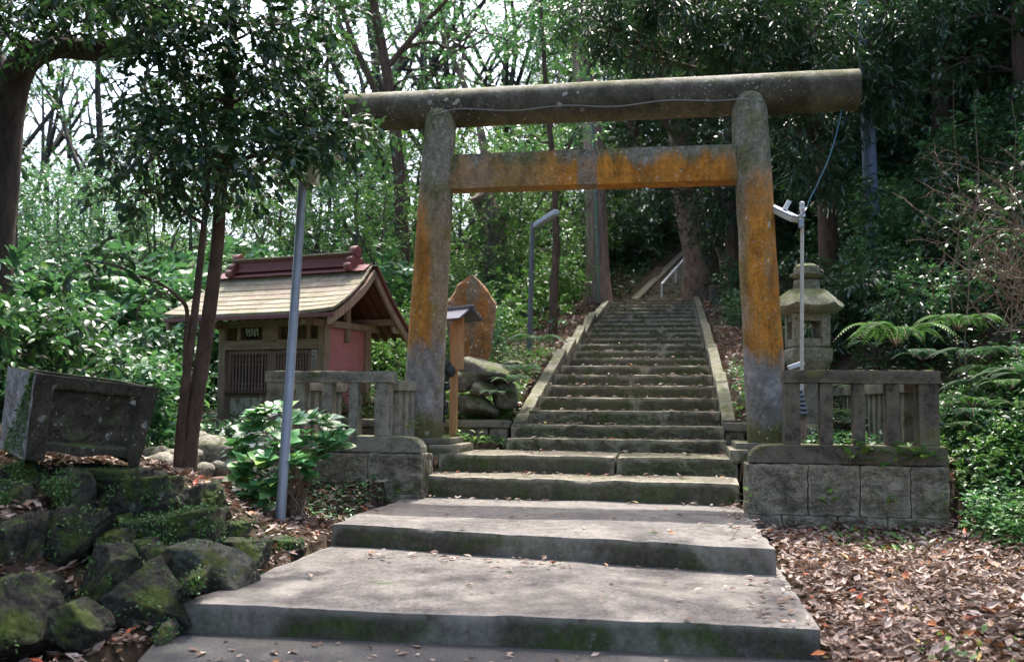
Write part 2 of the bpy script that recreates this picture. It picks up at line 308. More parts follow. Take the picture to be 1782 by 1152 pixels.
def torii_mat(name, mode):
    t = NT(name); co = t.coord(); sx = t.n('ShaderNodeSeparateXYZ'); t.l(co, sx.inputs[0]); X, Y, Z = sx.outputs
    st = t.noise(t.coord('Object', (3.2, 3.2, 0.55)), 1.4, 8, 0.7, 0.5); bl = t.noise(co, 1.7, 8, 0.7); fine = t.noise(co, 26, 6, 0.7)
    grey = t.mix(t.map(fine, 0.3, 0.7), (0.15, 0.145, 0.115), (0.3, 0.28, 0.23)); green = t.mix(t.map(fine, 0.3, 0.7), (0.085, 0.088, 0.034), (0.2, 0.19, 0.08))
    org = t.mix(t.map(st, 0.35, 0.65), (0.34, 0.125, 0.018), (0.56, 0.235, 0.036)); org = t.mix(t.map(fine, 0.48, 0.7, 0, 0.8), org, (0.15, 0.085, 0.025)); org = t.mix(t.map(t.noise(co, 5, 8, .75), .54, .68, 0, .6), org, (0.2, 0.15, 0.06))
    if mode == 'pillar':
        col = t.mix(t.map(bl, 0.42, 0.6), grey, green)
        zz = t.math('ADD', t.math('ADD', Z, t.math('MULTIPLY', t.math('SUBTRACT', bl, 0.5), 2.0)), t.math('MULTIPLY', t.math('SUBTRACT', st, 0.5), .7))
        o = t.math('MULTIPLY', t.map(zz, 0.72, 1.0), t.map(zz, 2.2, 3.0, 1, 0))
        sdl = t.math('MULTIPLY', t.map(t.math('ADD', X, t.math('MULTIPLY', st, .2)), -1.66, -1.56), t.map(X, -.5, 0, 1, 0)); sdr = t.math('MULTIPLY', t.map(t.math('ADD', X, t.math('MULTIPLY', st, -.14)), 1.56, 1.65, 1, 0), t.map(X, 0, .5)); o = t.math('MULTIPLY', o, t.math('SUBTRACT', 1.0, t.math('MULTIPLY', t.math('MAXIMUM', sdl, sdr), .75)))
        o = t.math('MULTIPLY', o, t.map(bl, 0.27, 0.38)); 
        o = t.math('MULTIPLY', o, t.map(t.noise(t.coord('Object', (5, 5, 1.2)), 1.3, 8, .7), .33, .5, 0.5, 1)); o = t.math('MULTIPLY', o, t.map(X, -3.5, -0.6, 0.75, 1.0, False))
        col = t.mix(o, col, org)
        lo = t.math('MULTIPLY', t.map(zz, 0.15, 0.4), t.map(zz, 0.7, 1.15, 1, 0)); gm = t.noise(co, 6, 9, .75); col = t.mix(t.math('MULTIPLY', lo, 0.85), col, t.ramp(gm, [(.3, (0.1, 0.095, 0.08)), (.5, (0.22, 0.2, 0.195)), (.7, (0.36, 0.33, 0.34))]))
        base = t.map(t.math('ADD', Z, t.math('MULTIPLY', bl, 0.5)), 0.35, 0.6, 1, 0); col = t.mix(t.math('MULTIPLY', base, 0.8), col, (0.1, 0.095, 0.03))
    elif mode == 'nuki':
        col = t.mix(t.map(bl, 0.4, 0.6), green, grey)
        zz = t.math('ADD', t.math('SUBTRACT', Z, 2.86), t.math('MULTIPLY', t.math('SUBTRACT', st, 0.5), -0.9))
        xx = t.math('ADD', X, t.math('MULTIPLY', t.math('SUBTRACT', bl, 0.5), 2.0))
        o = t.math('MULTIPLY', t.map(zz, 0.06, 0.24, 1, 0), t.map(xx, -0.9, 0.0, 0.4, 1)); o = t.math('MULTIPLY', o, t.map(X, 1.45, 1.7, 1, 0)); col = t.mix(o, col, org)
        jn = t.math('MULTIPLY', t.map(X, -0.12, -0.08), t.map(X, 0.08, 0.14, 1, 0)); col = t.mix(t.math('MULTIPLY', jn, t.map(bl, .3, .6, .2, .8)), col, t.mix(t.map(fine, .35, .65), (0.12, 0.115, 0.1), (0.27, 0.26, 0.24)))
    else:
        col = t.mix(t.map(bl, 0.35, 0.6), (0.045, 0.037, 0.026), (0.1, 0.087, 0.062))
        tf = t.map(t.math('ADD', t.nz(), t.math('MULTIPLY', t.math('SUBTRACT', st, 0.5), 1.2)), 0.1, 0.8)  # upward faces paler: lichen plus top light put into the colour
        col = t.mix(t.math('MULTIPLY', tf, 0.85), col, t.mix(t.map(bl, 0.4, 0.6), (0.12, 0.12, 0.045), (0.3, 0.28, 0.23)))
    wob = t.n('ShaderNodeTexNoise'); wob.inputs['Scale'].default_value = 10; t.l(co, wob.inputs['Vector'])
    va = t.n('ShaderNodeVectorMath', operation='MULTIPLY_ADD'); t.l(wob.outputs['Color'], va.inputs[0]); va.inputs[1].default_value = (0.09,) * 3; t.l(co, va.inputs[2])
    for s_, th, nsc, nt_ in ((7, 0.2, 1.3, 0.54), (17, 0.2, 1.9, 0.5), (34, 0.22, 2.7, 0.52)):
        v = t.vor(va.outputs[0], s_); mk = t.math('MULTIPLY', t.map(v, th - 0.05, th, 1, 0), t.map(t.noise(co, nsc, 3), nt_, nt_ + 0.1))
        col = t.mix(t.math('MULTIPLY', mk, 0.8), col, (0.48, 0.45, 0.4))
    g1 = t.map(t.noise(co, 30, 9, 0.8), 0.3, 0.7, 0.6, 1.35, False); g2 = t.map(t.noise(t.coord('Object', (1, 1, .6)), 8, 9, 0.78), 0.3, 0.7, 0.5, 1.45, False); col = t.mix(1.0, col, t.math('MULTIPLY', g1, g2), 'MULTIPLY')
    t.bsdf(col, 0.88, t.bump(fine, 0.5, 0.012, t.bump(bl, 0.3, 0.03)), 0.25); return t.m
M['pillar'] = torii_mat('torii_pillar_stone', 'pillar'); M['nuki'] = torii_mat('torii_tie_stone', 'nuki'); M['kasagi'] = torii_mat('torii_beam_stone', 'kasagi')
def monument_mat():
    t = NT('orange_lichened_stone'); co = t.coord(); st = t.noise(t.coord('Object', (3, 3, 0.8)), 2.2, 8, 0.7, 0.4); fine = t.noise(co, 22, 6, 0.7)
    col = t.mix(t.map(st, 0.42, 0.6), (0.2, 0.165, 0.12), (0.36, 0.15, 0.04)); col = t.mix(t.map(t.noise(co, 5, 7, .7), .5, .66, 0, .7), col, (0.15, 0.1, 0.06)); col = t.mix(t.map(fine, 0.55, 0.75, 0, .6), col, (0.5, 0.45, 0.38))
    v = t.vor(co, 16); col = t.mix(t.math('MULTIPLY', t.map(v, 0.14, 0.2, 1, 0), 0.9), col, (0.55, 0.5, 0.45))
    g2 = t.map(t.noise(co, 9, 9, 0.78), 0.3, 0.7, 0.45, 1.5, False); col = t.mix(1.0, col, g2, 'MULTIPLY')
    t.bsdf(col, 0.9, t.bump(t.noise(co, 9, 7, .7), 0.8, 0.04), 0.2); return t.m
M['monument'] = monument_mat()
def ground_mat():
    t = NT('forest_soil'); co = t.coord(); f = t.noise(co, 1.2, 9, 0.7); g = t.noise(co, 16, 7, 0.75)
    col = t.mix(t.map(g, 0.3, 0.7), (0.03, 0.022, 0.015), (0.085, 0.06, 0.042)); col = t.mix(t.map(f, 0.5, 0.66, 0, 0.7), col, (0.035, 0.05, 0.015))
    t.bsdf(col, 0.95, t.bump(g, 0.9, 0.04), 0.15); return t.m
M['soil'] = ground_mat()
def asphalt():
    t = NT('old_asphalt'); co = t.coord(); v = t.vor(co, 120); f = t.noise(co, 1.5, 7, .7)
    col = t.mix(t.map(v, 0.1, 0.6), (0.115, 0.11, 0.108), (0.04, 0.04, 0.042)); col = t.mix(t.map(f, 0.45, 0.7, 0, .5), col, (0.08, 0.075, 0.06))
    t.bsdf(col, 0.9, t.bump(v, 0.5, 0.006), 0.3); return t.m
M['asphalt'] = asphalt()
M['galv'] = paint('galvanised_steel', (0.3, 0.33, 0.38), 0.45, 0.35)
M['whitepaint'] = paint('chipped_white_paint', (0.6, 0.57, 0.52), 0.6, 0, (0.22, 0.15, 0.1), 0.58)
M['whitemetal'] = paint('white_lamp_metal', (0.68, 0.72, 0.75), 0.4, 0)
M['slatgrey'] = paint('grey_slat', (0.14, 0.15, 0.18), .5)
M['dullgrey'] = paint('dull_grey_steel', (0.11, 0.12, 0.135), .6)
M['galvlight'] = paint('pale_zinc', (0.42, 0.46, 0.5), .5)
M['box'] = paint('cream_plastic', (0.55, 0.52, 0.42), 0.5)
M['pole'] = paint('blue_grey_pole', (0.13, 0.17, 0.24), 0.5, 0)
M['cable'] = paint('blue_cable', (0.05, 0.16, 0.22), 0.5); M['wire'] = paint('grey_wire', (0.2, 0.21, 0.2), 0.6)
M['rust'] = paint('rust', (0.2, 0.08, 0.03), 0.8)
M['lens'] = paint('lamp_lens', (0.4, 0.5, 0.6), 0.15)
M['oldwood'] = woodmat('weathered_timber', (0.19, 0.125, 0.09), (0.36, 0.26, 0.195))
M['oldwoodh'] = woodmat('weathered_beam_timber', (0.19, 0.125, 0.09), (0.36, 0.26, 0.195), (1.5, 20, 20))
M['darkwood'] = woodmat('dark_timber', (0.05, 0.03, 0.018), (0.12, 0.075, 0.045))
M['lattice'] = woodmat('brown_red_lattice', (0.14, 0.085, 0.07), (0.28, 0.19, 0.165))
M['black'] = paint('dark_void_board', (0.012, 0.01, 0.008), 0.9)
M['newwood'] = woodmat('fresh_sign_timber', (0.3, 0.15, 0.065), (0.46, 0.27, 0.135))
M['signroof'] = paint('dark_sign_roof', (0.09, 0.09, 0.11), 0.4)
M['redwall'] = paint('faded_red_paint', (0.5, 0.18, 0.185), 0.75, 0, (0.4, 0.28, 0.26), 0.58)
M['redroof'] = paint('faded_red_roof_metal', (0.17, 0.06, 0.06), 0.55, 0, (0.3, 0.24, 0.18), 0.66)
M['worn'] = paint('peeling_white_panel', (0.42, 0.38, 0.31), 0.8, 0, (0.17, 0.105, 0.06), 0.5)
M['paper'] = paint('paper', (0.5, 0.47, 0.42), 0.9); M['ink'] = paint('ink', (0.02, 0.02, 0.03), 0.8)
M['iron'] = paint('dark_cast_metal', (0.025, 0.032, 0.03), 0.5, 0.2)
def roof_mat():
    t = NT('mossed_pale_roof'); co = t.coord(); f = t.noise(co, 3.0, 8, .7); g = t.noise(t.coord('Object', (2, 8, 8)), 2, 7, .7)
    col = t.mix(t.map(f, .35, .65), (0.19, 0.165, 0.12), (0.3, 0.262, 0.205)); col = t.mix(t.map(g, .42, .62, 0, .8), col, (0.14, 0.135, 0.05)); col = t.mix(1.0, col, t.map(t.noise(co, 16, 9, .8), .3, .7, .6, 1.35, False), 'MULTIPLY'); col = t.mix(t.map(t.noise(co, 1.3, 5), .52, .7, 0, .6), col, (0.28, 0.19, 0.15))
    t.bsdf(col, .75, t.bump(g, .25, .01), .3); return t.m
M['roof'] = roof_mat()
M['barkdark'] = bark('dark_smooth_bark', (0.055, 0.036, 0.027), (0.125, 0.085, 0.064), 3, 0.4, 0.1, 12)
M['barkgrey'] = bark('grey_brown_bark', (0.06, 0.05, 0.04), (0.15, 0.125, 0.1), 4, 0.7, 0.5)
M['barkblack'] = bark('blackish_bark', (0.025, 0.022, 0.019), (0.065, 0.056, 0.048), 4, .6, .2)
M['cedar'] = bark('red_brown_fibrous_bark', (0.2, 0.13, 0.105), (0.5, 0.36, 0.3), 9, 1.0, 0.1, 6)
M['gnarl'] = bark('gnarled_bark', (0.11, 0.075, 0.06), (0.32, 0.235, 0.19), 2, 1.0, 0.5, 9)
M['twig'] = bark('pale_twig', (0.14, 0.095, 0.07), (0.26, 0.19, 0.145), 3, 0.3, 0)
M['leafdark'] = leafmat('dark_glossy_leaf', [(0, (0.012, 0.038, 0.021)), (0.6, (0.023, 0.063, 0.031)), (0.93, (0.043, 0.096, 0.027)), (1, (0.096, 0.166, 0.041))], 0.28, 0.22, 0.6)
M['leafmid'] = leafmat('mid_green_leaf', [(0, (0.037, 0.118, 0.064)), (0.6, (0.069, 0.185, 0.087)), (0.9, (0.112, 0.251, 0.079)), (1, (0.199, 0.355, 0.079))], 0.33, 0.32, 0.5)
M['leafbright'] = leafmat('bright_leaf', [(0, (0.058, 0.146, 0.030)), (0.6, (0.106, 0.225, 0.042)), (1, (0.234, 0.371, 0.060))], 0.4, 0.4)
M['leafhyd'] = leafmat('broad_waxy_leaf', [(0, (0.075, 0.24, 0.085)), (0.7, (0.14, 0.36, 0.14)), (1, (0.28, 0.44, 0.09))], 0.27, 0.22, 0.6)
M['leafneedle'] = leafmat('narrow_dark_leaf', [(0, (0.009, 0.034, 0.020)), (0.7, (0.021, 0.059, 0.031)), (1, (0.042, 0.093, 0.036))], 0.35, 0.15, 0.5)
M['fern'] = leafmat('fern_leaf', [(0, (0.05, 0.13, 0.03)), (0.7, (0.08, 0.18, 0.04)), (1, (0.13, 0.24, 0.05))], 0.5, 0.35)
M['ferndark'] = leafmat('dark_fern_leaf', [(0, (0.030, 0.098, 0.047)), (1, (0.075, 0.173, 0.079))], 0.45, 0.25)
M['litter'] = leafmat('dead_leaf', [(0, (0.09, 0.05, 0.035)), (0.3, (0.2, 0.125, 0.09)), (0.6, (0.34, 0.24, 0.19)), (0.88, (0.5, 0.4, 0.34)), (0.95, (0.36, 0.17, 0.06)), (0.985, (0.42, 0.07, 0.03)), (1, (0.4, 0.3, 0.05))], 0.55, 0.08, 0.4, (0.3, 0.15, 0.05))
M['creeper'] = leafmat('creeper_leaf', [(0, (0.035, 0.1, 0.02)), (1, (0.09, 0.19, 0.035))], 0.4, 0.25)
M['leafcover'] = leafmat('ground_cover_leaf', [(0, (0.06, 0.17, 0.05)), (0.6, (0.11, 0.27, 0.09)), (1, (0.2, 0.36, 0.1))], 0.4, 0.35)
M['petal'] = leafmat('white_petal', [(0, (0.6, 0.6, 0.58)), (1, (0.75, 0.75, 0.72))], 0.6, 0.3, 0.3, (0.7, 0.7, 0.7))

# ------------------------------------------------------------------ terrain
PROF = ([-30, 0, 4, 8.4, 9.6, 11.3, 12.0, 13.5, 16.7, 20.2, 26.7, 28.2, 36.4, 60, 130], [-0.1, -0.02, 0.02, 0.24, 0.74, 0.86, 1.25, 1.62, 2.3, 3.0, 4.15, 4.35, 7.1, 14, 24])
LPROF = ([-30, 0, 4, 7, 9.5, 12, 16, 22, 30, 60, 130], [-0.1, 0.0, 0.05, 0.25, 0.7, 0.85, 1.7, 3.0, 4.6, 8.5, 12])
def sst(a, b, v):
    u = np.clip((v - a) / (b - a), 0, 1); return u * u * (3 - 2 * u)
_ph = np.random.default_rng(3).uniform(0, 6.28, 12)
def Hn(x, y):
    x = np.asarray(x, float); y = np.asarray(y, float)
    h = np.interp(y, *PROF); wl = sst(2.9, 6.5, -x); h = h * (1 - wl) + np.interp(y, *LPROF) * wl
    # raised shrine forecourt behind the two fence walls
    plat = sst(9.12, 9.3, y) * sst(-4.5, -4.0, x) * sst(-0.5, -1.5, x); h = np.where(y < 11.4, np.maximum(h, 0.82 * plat), h)
    platr = sst(8.6, 8.75, y) * sst(0.55, 0.62, x) * sst(2.5, 2.3, x); h = np.where(y < 11.4, np.maximum(h, 0.82 * platr), h)
    low = sst(4.4, 3.9, y) * 0 + 1
    xb = np.interp(y, [0, 4, 7, 9, 12, 16, 40], [5.2, 4.0, 3.0, 2.45, 2.5, 1.5, 1.3]); sl = np.interp(y, [2, 6, 9, 13, 30], [0.15, 0.35, 0.6, 0.75, 0.6])
    h = h + np.minimum(np.clip(x - xb, 0, None) * sl, 9) + 0.0
    # left rockery mound
    mnd = sst(2.85, 4.3, -x) * sst(3.2, 5.2, y) * sst(8.6, 7.0, y) * 0.62 + sst(4.3, 6, -x) * sst(2.5, 5, y) * sst(10, 7, y) * 0.25; h = h + mnd - .1 * sst(2.9, 3.2, -x) * sst(3.5, 4.5, y) * sst(6.4, 6.0, y)
    # stair / path corridor is cut a little lower than the masonry
    cor = sst(-2.84, -2.72, x) * sst(0.76, 0.66, x) * sst(10.95, 10.85, y); h = h - cor * np.where(y < 8.4, 0.28, 0.5)
    st = sst(-2.0, -1.92, x) * sst(0.78, 0.7, x) * sst(10.8, 11.0, y) * sst(28.0, 27.6, y); h = h - st * 0.5
    b = 0.05 * (np.sin(x * 1.3 + _ph[0]) * np.sin(y * 1.1 + _ph[1]) + 0.6 * np.sin(x * 2.9 + y * 1.7 + _ph[2]) + 0.4 * np.sin(x * 5.3 - y * 4.1 + _ph[3]))
    far = sst(10, 40, y) + sst(5, 20, np.abs(x)); h = h + b * (0.4 + 3 * far)
    return h
def H(x, y): return float(Hn(x, y))
def axis(lo, a, b, hi, fine):
    mid = np.arange(a, b, fine); l = [a]; s = fine
    while l[-1] > lo: s *= 1.18; l.append(l[-1] - s)
    r = [mid[-1]]; s = fine
    while r[-1] < hi: s *= 1.18; r.append(r[-1] + s)
    return np.array(l[:0:-1] + list(mid) + r[1:])
gx = axis(-150, -9, 8, 150, 0.11); gy = axis(-40, 2.5, 16, 230, 0.11)
GX, GY = np.meshgrid(gx, gy); GZ = Hn(GX, GY)
nxg, nyg = len(gx), len(gy); ii = np.arange(nxg * nyg).reshape(nyg, nxg)
gq = np.stack([ii[:-1, :-1], ii[:-1, 1:], ii[1:, 1:], ii[1:, :-1]], -1).reshape(-1, 4)
o = link_mesh('ground', np_mesh('ground', np.stack([GX.ravel(), GY.ravel(), GZ.ravel()], -1), gq, True), M['soil']); tag(o, kind='structure')
# asphalt path strip in front of the lowest slab
pv = [(-2.85, 5.1, 0.012), (-2.55, 4.2, 0.012), (-2.2, 1, 0.012), (-1.9, -12, 0.012), (1.6, -12, 0.012), (1.0, 1, 0.012), (0.86, 4.2, 0.012), (0.8, 5.3, 0.012)]
mb = MB(); mb.add(pv + [(p[0], p[1], -0.3) for p in pv], [tuple(range(8))[::-1]] + [(i, (i + 1) % 8, (i + 1) % 8 + 8, i + 8) for i in range(8)])
tag(mb.build('path', M['asphalt']), kind='structure')

def block_obj(name, quad, z0, z1, mat, parent=None, **kw):
    mb = MB(); mb.add(*rough_block(quad, z0, z1, **kw)); return mb.build(name, mat, parent, smooth=True)
# ------------------------------------------------------------------ path slabs
tag(block_obj('concrete_slab', [(-2.725, 4.99), (0.722, 5.1), (0.70, 7.2), (-2.65, 7.6)], -0.1, 0.175, M['slab'], seg=0.05, r=0.018, amp=0.012, sc=1.6, fine=0.003, chip=0.02),
    'lowest and widest concrete slab with a mossy front edge, at the asphalt', 'slab')
tag(block_obj('concrete_slab', [(-2.667, 7.2), (0.657, 6.56), (0.60, 9.45), (-2.64, 9.5)], 0.0, 0.35, M['slab'], seg=0.05, r=0.02, amp=0.014, sc=1.6, fine=0.003, chip=0.025),
    'upper pale concrete slab with slanting front edge, below the two stone steps', 'slab')
tag(block_obj('stone_step', [(-2.596, 9.33), (0.60, 9.2), (0.60, 10.2), (-2.58, 10.2)], 0.25, 0.56, M['step'], seg=0.05, r=0.02, amp=0.012, fine=0.004, chip=0.03),
    'lower long stone step rising from the pale slab between the fence walls', 'step')
o = empty('stone_step', (-1, 9.95, 0.4), 'upper long stone step made of two blocks with a joint, level with torii', 'step')
block_obj('block', [(-2.50, 9.93), (-0.62, 9.96), (-0.62, 10.95), (-2.5, 10.95)], 0.4, 0.75, M['step'], o, seg=0.05, r=0.018, amp=0.01, fine=0.004, chip=0.02)
block_obj('block', [(-0.605, 9.96), (0.63, 10.0), (0.62, 10.95), (-0.605, 10.95)], 0.4, 0.748, M['hewnstep'], o, seg=0.05, r=0.018, amp=0.01, fine=0.004, chip=0.02)

# ------------------------------------------------------------------ staircase
steps = [(0.75, 0.885, 10.85), (0.885, 1.04, 11.2), (1.04, 1.205, 11.52)]
yz = ([1.205, 1.61, 2.24, 2.92, 4.21], [11.52, 13.3, 16.7, 20.2, 26.7])
NS = 18
for k in range(1, NS + 1):
    z = 1.205 + (4.21 - 1.205) * k / NS; steps.append((steps[-1][1], z, float(np.interp(z, *yz)) + random.uniform(-.05, .05)))
def stair_top(y):
    z = 0.75
    for a, b, yy in steps:
        if y >= yy: z = b
    return z
sta = empty('stone_staircase', (-0.65, 10.85, 0.75), 'long weathered stone staircase climbing straight up through the torii', 'staircase')
for i, (za, zb, y) in enumerate(steps):
    yn = (steps[i + 1][2] if i + 1 < len(steps) else 28.3) + 0.12
    xl, xr = (-1.93, 0.56) if i < 2 else (-1.76, 0.53)
    j = random.uniform(-.02, .02)
    mb = MB(); cut = random.uniform(-1.2, 0.1)
    if i % 3 == 1: cut = xr
    mb.add(*rough_block(rect(xl, cut, y + j, yn), za - 0.08, zb + random.uniform(-.003, .003), seg=0.055, r=0.007, amp=0.007, fine=0.004, chip=0.018))
    if cut < xr: mb.add(*rough_block(rect(cut + 0.001, xr, y + j + random.uniform(-.004, .004), yn), za - 0.08, zb + random.uniform(-.004, .004), seg=0.055, r=0.007, amp=0.007, fine=0.004, chip=0.018))
    mb.build('step', M['hewnstep'] if i < 3 else M['step'], sta, smooth=True)
tag(block_obj('landing', rect(-2.4, 1.6, 27.6, 30.5), 3.9, 4.2, M['step'], None, seg=.3), kind='structure')
# sloping side curbs: separate stones, each a bit lower than the line of the next
def curb(xa, xb, y0, y1, lift0, lift1, drop=0.55):
    za, zb = stairline(y0) + lift0, stairline(y1) + lift1
    mb = MB(); V, F = rough_block(rect(xa, xb, y0, y1), 0, drop, seg=0.1, r=0.01, amp=0.006, fine=0.003)
    V = [Vector((p[0], p[1], p[2] - drop + za + (zb - za) * (p[1] - y0) / (y1 - y0))) for p in V]
    mb.add(V, F); return mb.build('curb', M['curb'], sta, smooth=True)
def stairline(y): return float(np.interp(y, yz[1], yz[0])) if y >= 11.52 else 1.205 - (11.52 - y) * 0.5
for y0, y1, a, b in ((11.30, 15.6, -0.02, 0.16), (15.62, 17.2, 0.04, 0.16), (17.22, 19.0, 0.02, 0.18), (19.02, 21.6, 0.02, 0.18), (21.62, 27.4, 0.04, 0.2)):
    curb(-1.925, -1.765, y0, y1, a, b)
for y0, y1, a, b in ((11.30, 13.4, 0.02, 0.12), (13.42, 16.2, 0.0, 0.16), (16.22, 19.6, 0.04, 0.14), (19.62, 27.6, 0.06, 0.2)):
    curb(0.535, 0.69, y0, y1, a, b)
# low retaining walls either side of the stair foot
rw = empty('retaining_wall', (-2.4, 11.25, 0.75), 'low block wall with a flat coping left of the stair foot', 'wall')
mb = MB(); x = -1.985
for wd in (0.23, 0.4, 0.42, 0.4, 0.45, 0.5):
    mb.add(*rough_block(rect(x - wd + .012, x, 11.25 + random.uniform(-.01, .01), 11.7), 0.62, 0.99, seg=.05, r=.02, amp=.015, fine=.008)); x -= wd
mb.build('block', M['hewn'], rw, smooth=True)
block_obj('coping', rect(-4.4, -1.96, 11.2, 11.45), 0.99, 1.085, M['curb'], rw, seg=.08, r=.02, amp=.012)
rw = empty('retaining_wall', (1.1, 11.25, 0.75), 'low block wall with a coping between stair foot and right torii pillar', 'wall')
mb = MB(); x = 0.575
for wd in (0.24, 0.42, 0.4, 0.42): mb.add(*rough_block(rect(x, x + wd - .012, 11.25, 11.7), 0.62, 0.99, seg=.05, r=.02, amp=.015, fine=.008)); x += wd
mb.build('block', M['hewn'], rw, smooth=True)
block_obj('coping', rect(0.56, 2.0, 11.2, 11.45), 0.99, 1.09, M['curb'], rw, seg=.08, r=.02, amp=.012)

# upper flight, turned to the right, with a white handrail
uf = empty('stone_staircase', (0.1, 28.2, 4.2), 'narrow upper stone staircase turning right beyond the first landing', 'staircase')
A0 = Vector((-1.02, 28.3, 4.22)); A1 = Vector((0.72, 36.4, 7.1)); dv = A1 - A0; dh = Vector((dv.x, dv.y, 0)).normalized(); sdv = Vector((dh.y, -dh.x, 0)); L2 = Vector((dv.x, dv.y, 0)).length
N2 = 16
for k in range(N2):
    a = A0 + dh * (L2 * k / N2); b = A0 + dh * (L2 * (k + 1) / N2 + .1); z = 4.22 + (7.1 - 4.22) * (k + 1) / N2
    q = [a, a + sdv * 2.3, b + sdv * 2.3, b]
    mb = MB(); mb.add(*rough_block([(p.x, p.y) for p in q], z - .35, z, seg=.2, r=.015, amp=.012)); mb.build('step', M['step'], uf, smooth=True)
for off in (-0.25, 2.3):
    p0 = A0 + sdv * off; p1 = A1 + sdv * off
    mb = MB(); mb.bar(p0 + sdv * .12 + Vector((0, 0, -.05)), p1 + sdv * .12 + Vector((0, 0, -.05)), .24, .5); mb.build('curb', M['curb'], uf, bevel=.02)
hr = empty('handrail', tuple(A0), 'white pipe handrail in the middle of the upper staircase', 'handrail')
h0 = A0 + sdv * 0.62 + dh * .2 + Vector((0, 0, .62)); h1 = A0 + sdv * 0.62 + dh * 4.6 + Vector((0, 0, 2.25))
mb = MB(); mb.tube([h0, h1], .035); mb.build('rail', M['whitemetal'], hr, smooth=True)
for u in (0.0, 0.45, 1.0):
    p = h0.lerp(h1, u); mb = MB(); mb.tube([p, p - Vector((0, 0, .75))], .03); mb.build('post', M['whitemetal'], hr, smooth=True)

# ------------------------------------------------------------------ torii
TB = 0.915
tor = empty('torii_gate', (-0.93, 10.2, TB), 'large stone torii gate with orange lichened pillars and round top beam', 'torii')
def pillar(xb, xt, yb, zt, rb, rt_):
    pts, rad = [], []
    for k in range(25):
        u = k / 24; pts.append(Vector((xb + (xt - xb) * u, yb + (10.1 - yb) * u, TB - .1 + (zt - TB + .1) * u))); rad.append(rb + (rt_ - rb) * u + (0.012 * (1 - u) ** 6))
    pts += [pts[-1] + Vector((0, 0, .03)), pts[-1] + Vector((0, 0, .1)), pts[-1] + Vector((0, 0, .13))]; rad += [rt_ * .93, rt_ * .6, rt_ * .18]
    mb = MB(); mb.tube(pts, rad, 40); o = mb.build('pillar', M['pillar'], tor, smooth=True, disp=lambda p: nvec(p, 2.2, .01) + nvec(p, 9, .004)); return o
pillar(-2.80, -2.565, 10.33, 4.47, 0.222, 0.178); pillar(0.965, 0.785, 10.3, 4.50, 0.208, 0.184)
mb = MB(); n_ = 44
mb.tube([Vector((-3.68 + (5.58) * k / n_, 10.17, 4.585 + 0.0 * k)) for k in range(n_ + 1)], 0.215, 36)
bmk = mb.build('top_beam', M['kasagi'], tor, smooth=True, disp=lambda p: nvec(p, 1.7, .008) + nvec(p, 8, .0025))
bmk.modifiers.new('edge', 'EDGE_SPLIT').split_angle = R(60)
mb = MB(); mb.tube([(-0.94, 10.17, 4.585), (-0.925, 10.17, 4.585)], 0.2165, 36); mb.build('joint_line', M['fencedark'], bmk, smooth=True)
block_obj('tie_beam', rect(-2.48, 0.72, 10.05, 10.34), 3.645, 4.03, M['nuki'], tor, seg=.09, r=.012, amp=.008, fine=.002)
mb = MB(); wp = []
for k in range(40):
    u = k / 39; wp.append(Vector((-2.56 + 3.36 * u, 10.17 - .222, 4.49 + .018 * math.sin(u * 19) - .02 * math.sin(math.pi * u))))
mb.tube([(-2.72, 10.18, 4.40), (-2.70, 10.0, 4.42), (-2.58, 9.905, 4.44)] + wp[2:-3] + [(0.72, 9.905, 4.46), (0.9, 9.95, 4.44), (0.96, 10.12, 4.43)], .007, 6); mb.build('wire', M['wire'], tor, smooth=True)
for xb in (-2.8, 0.965):
    block_obj('plinth', rect(xb - .36, xb + .4, 10.05, 10.75), TB - .07, TB - .01, M['curb'], tor, seg=.07, r=.008, amp=.005)
    block_obj('footing', rect(xb - .42, xb + .5, 9.96, 10.8), 0.7, TB - .074, M['step'], tor, seg=.07, r=.012, amp=.006)

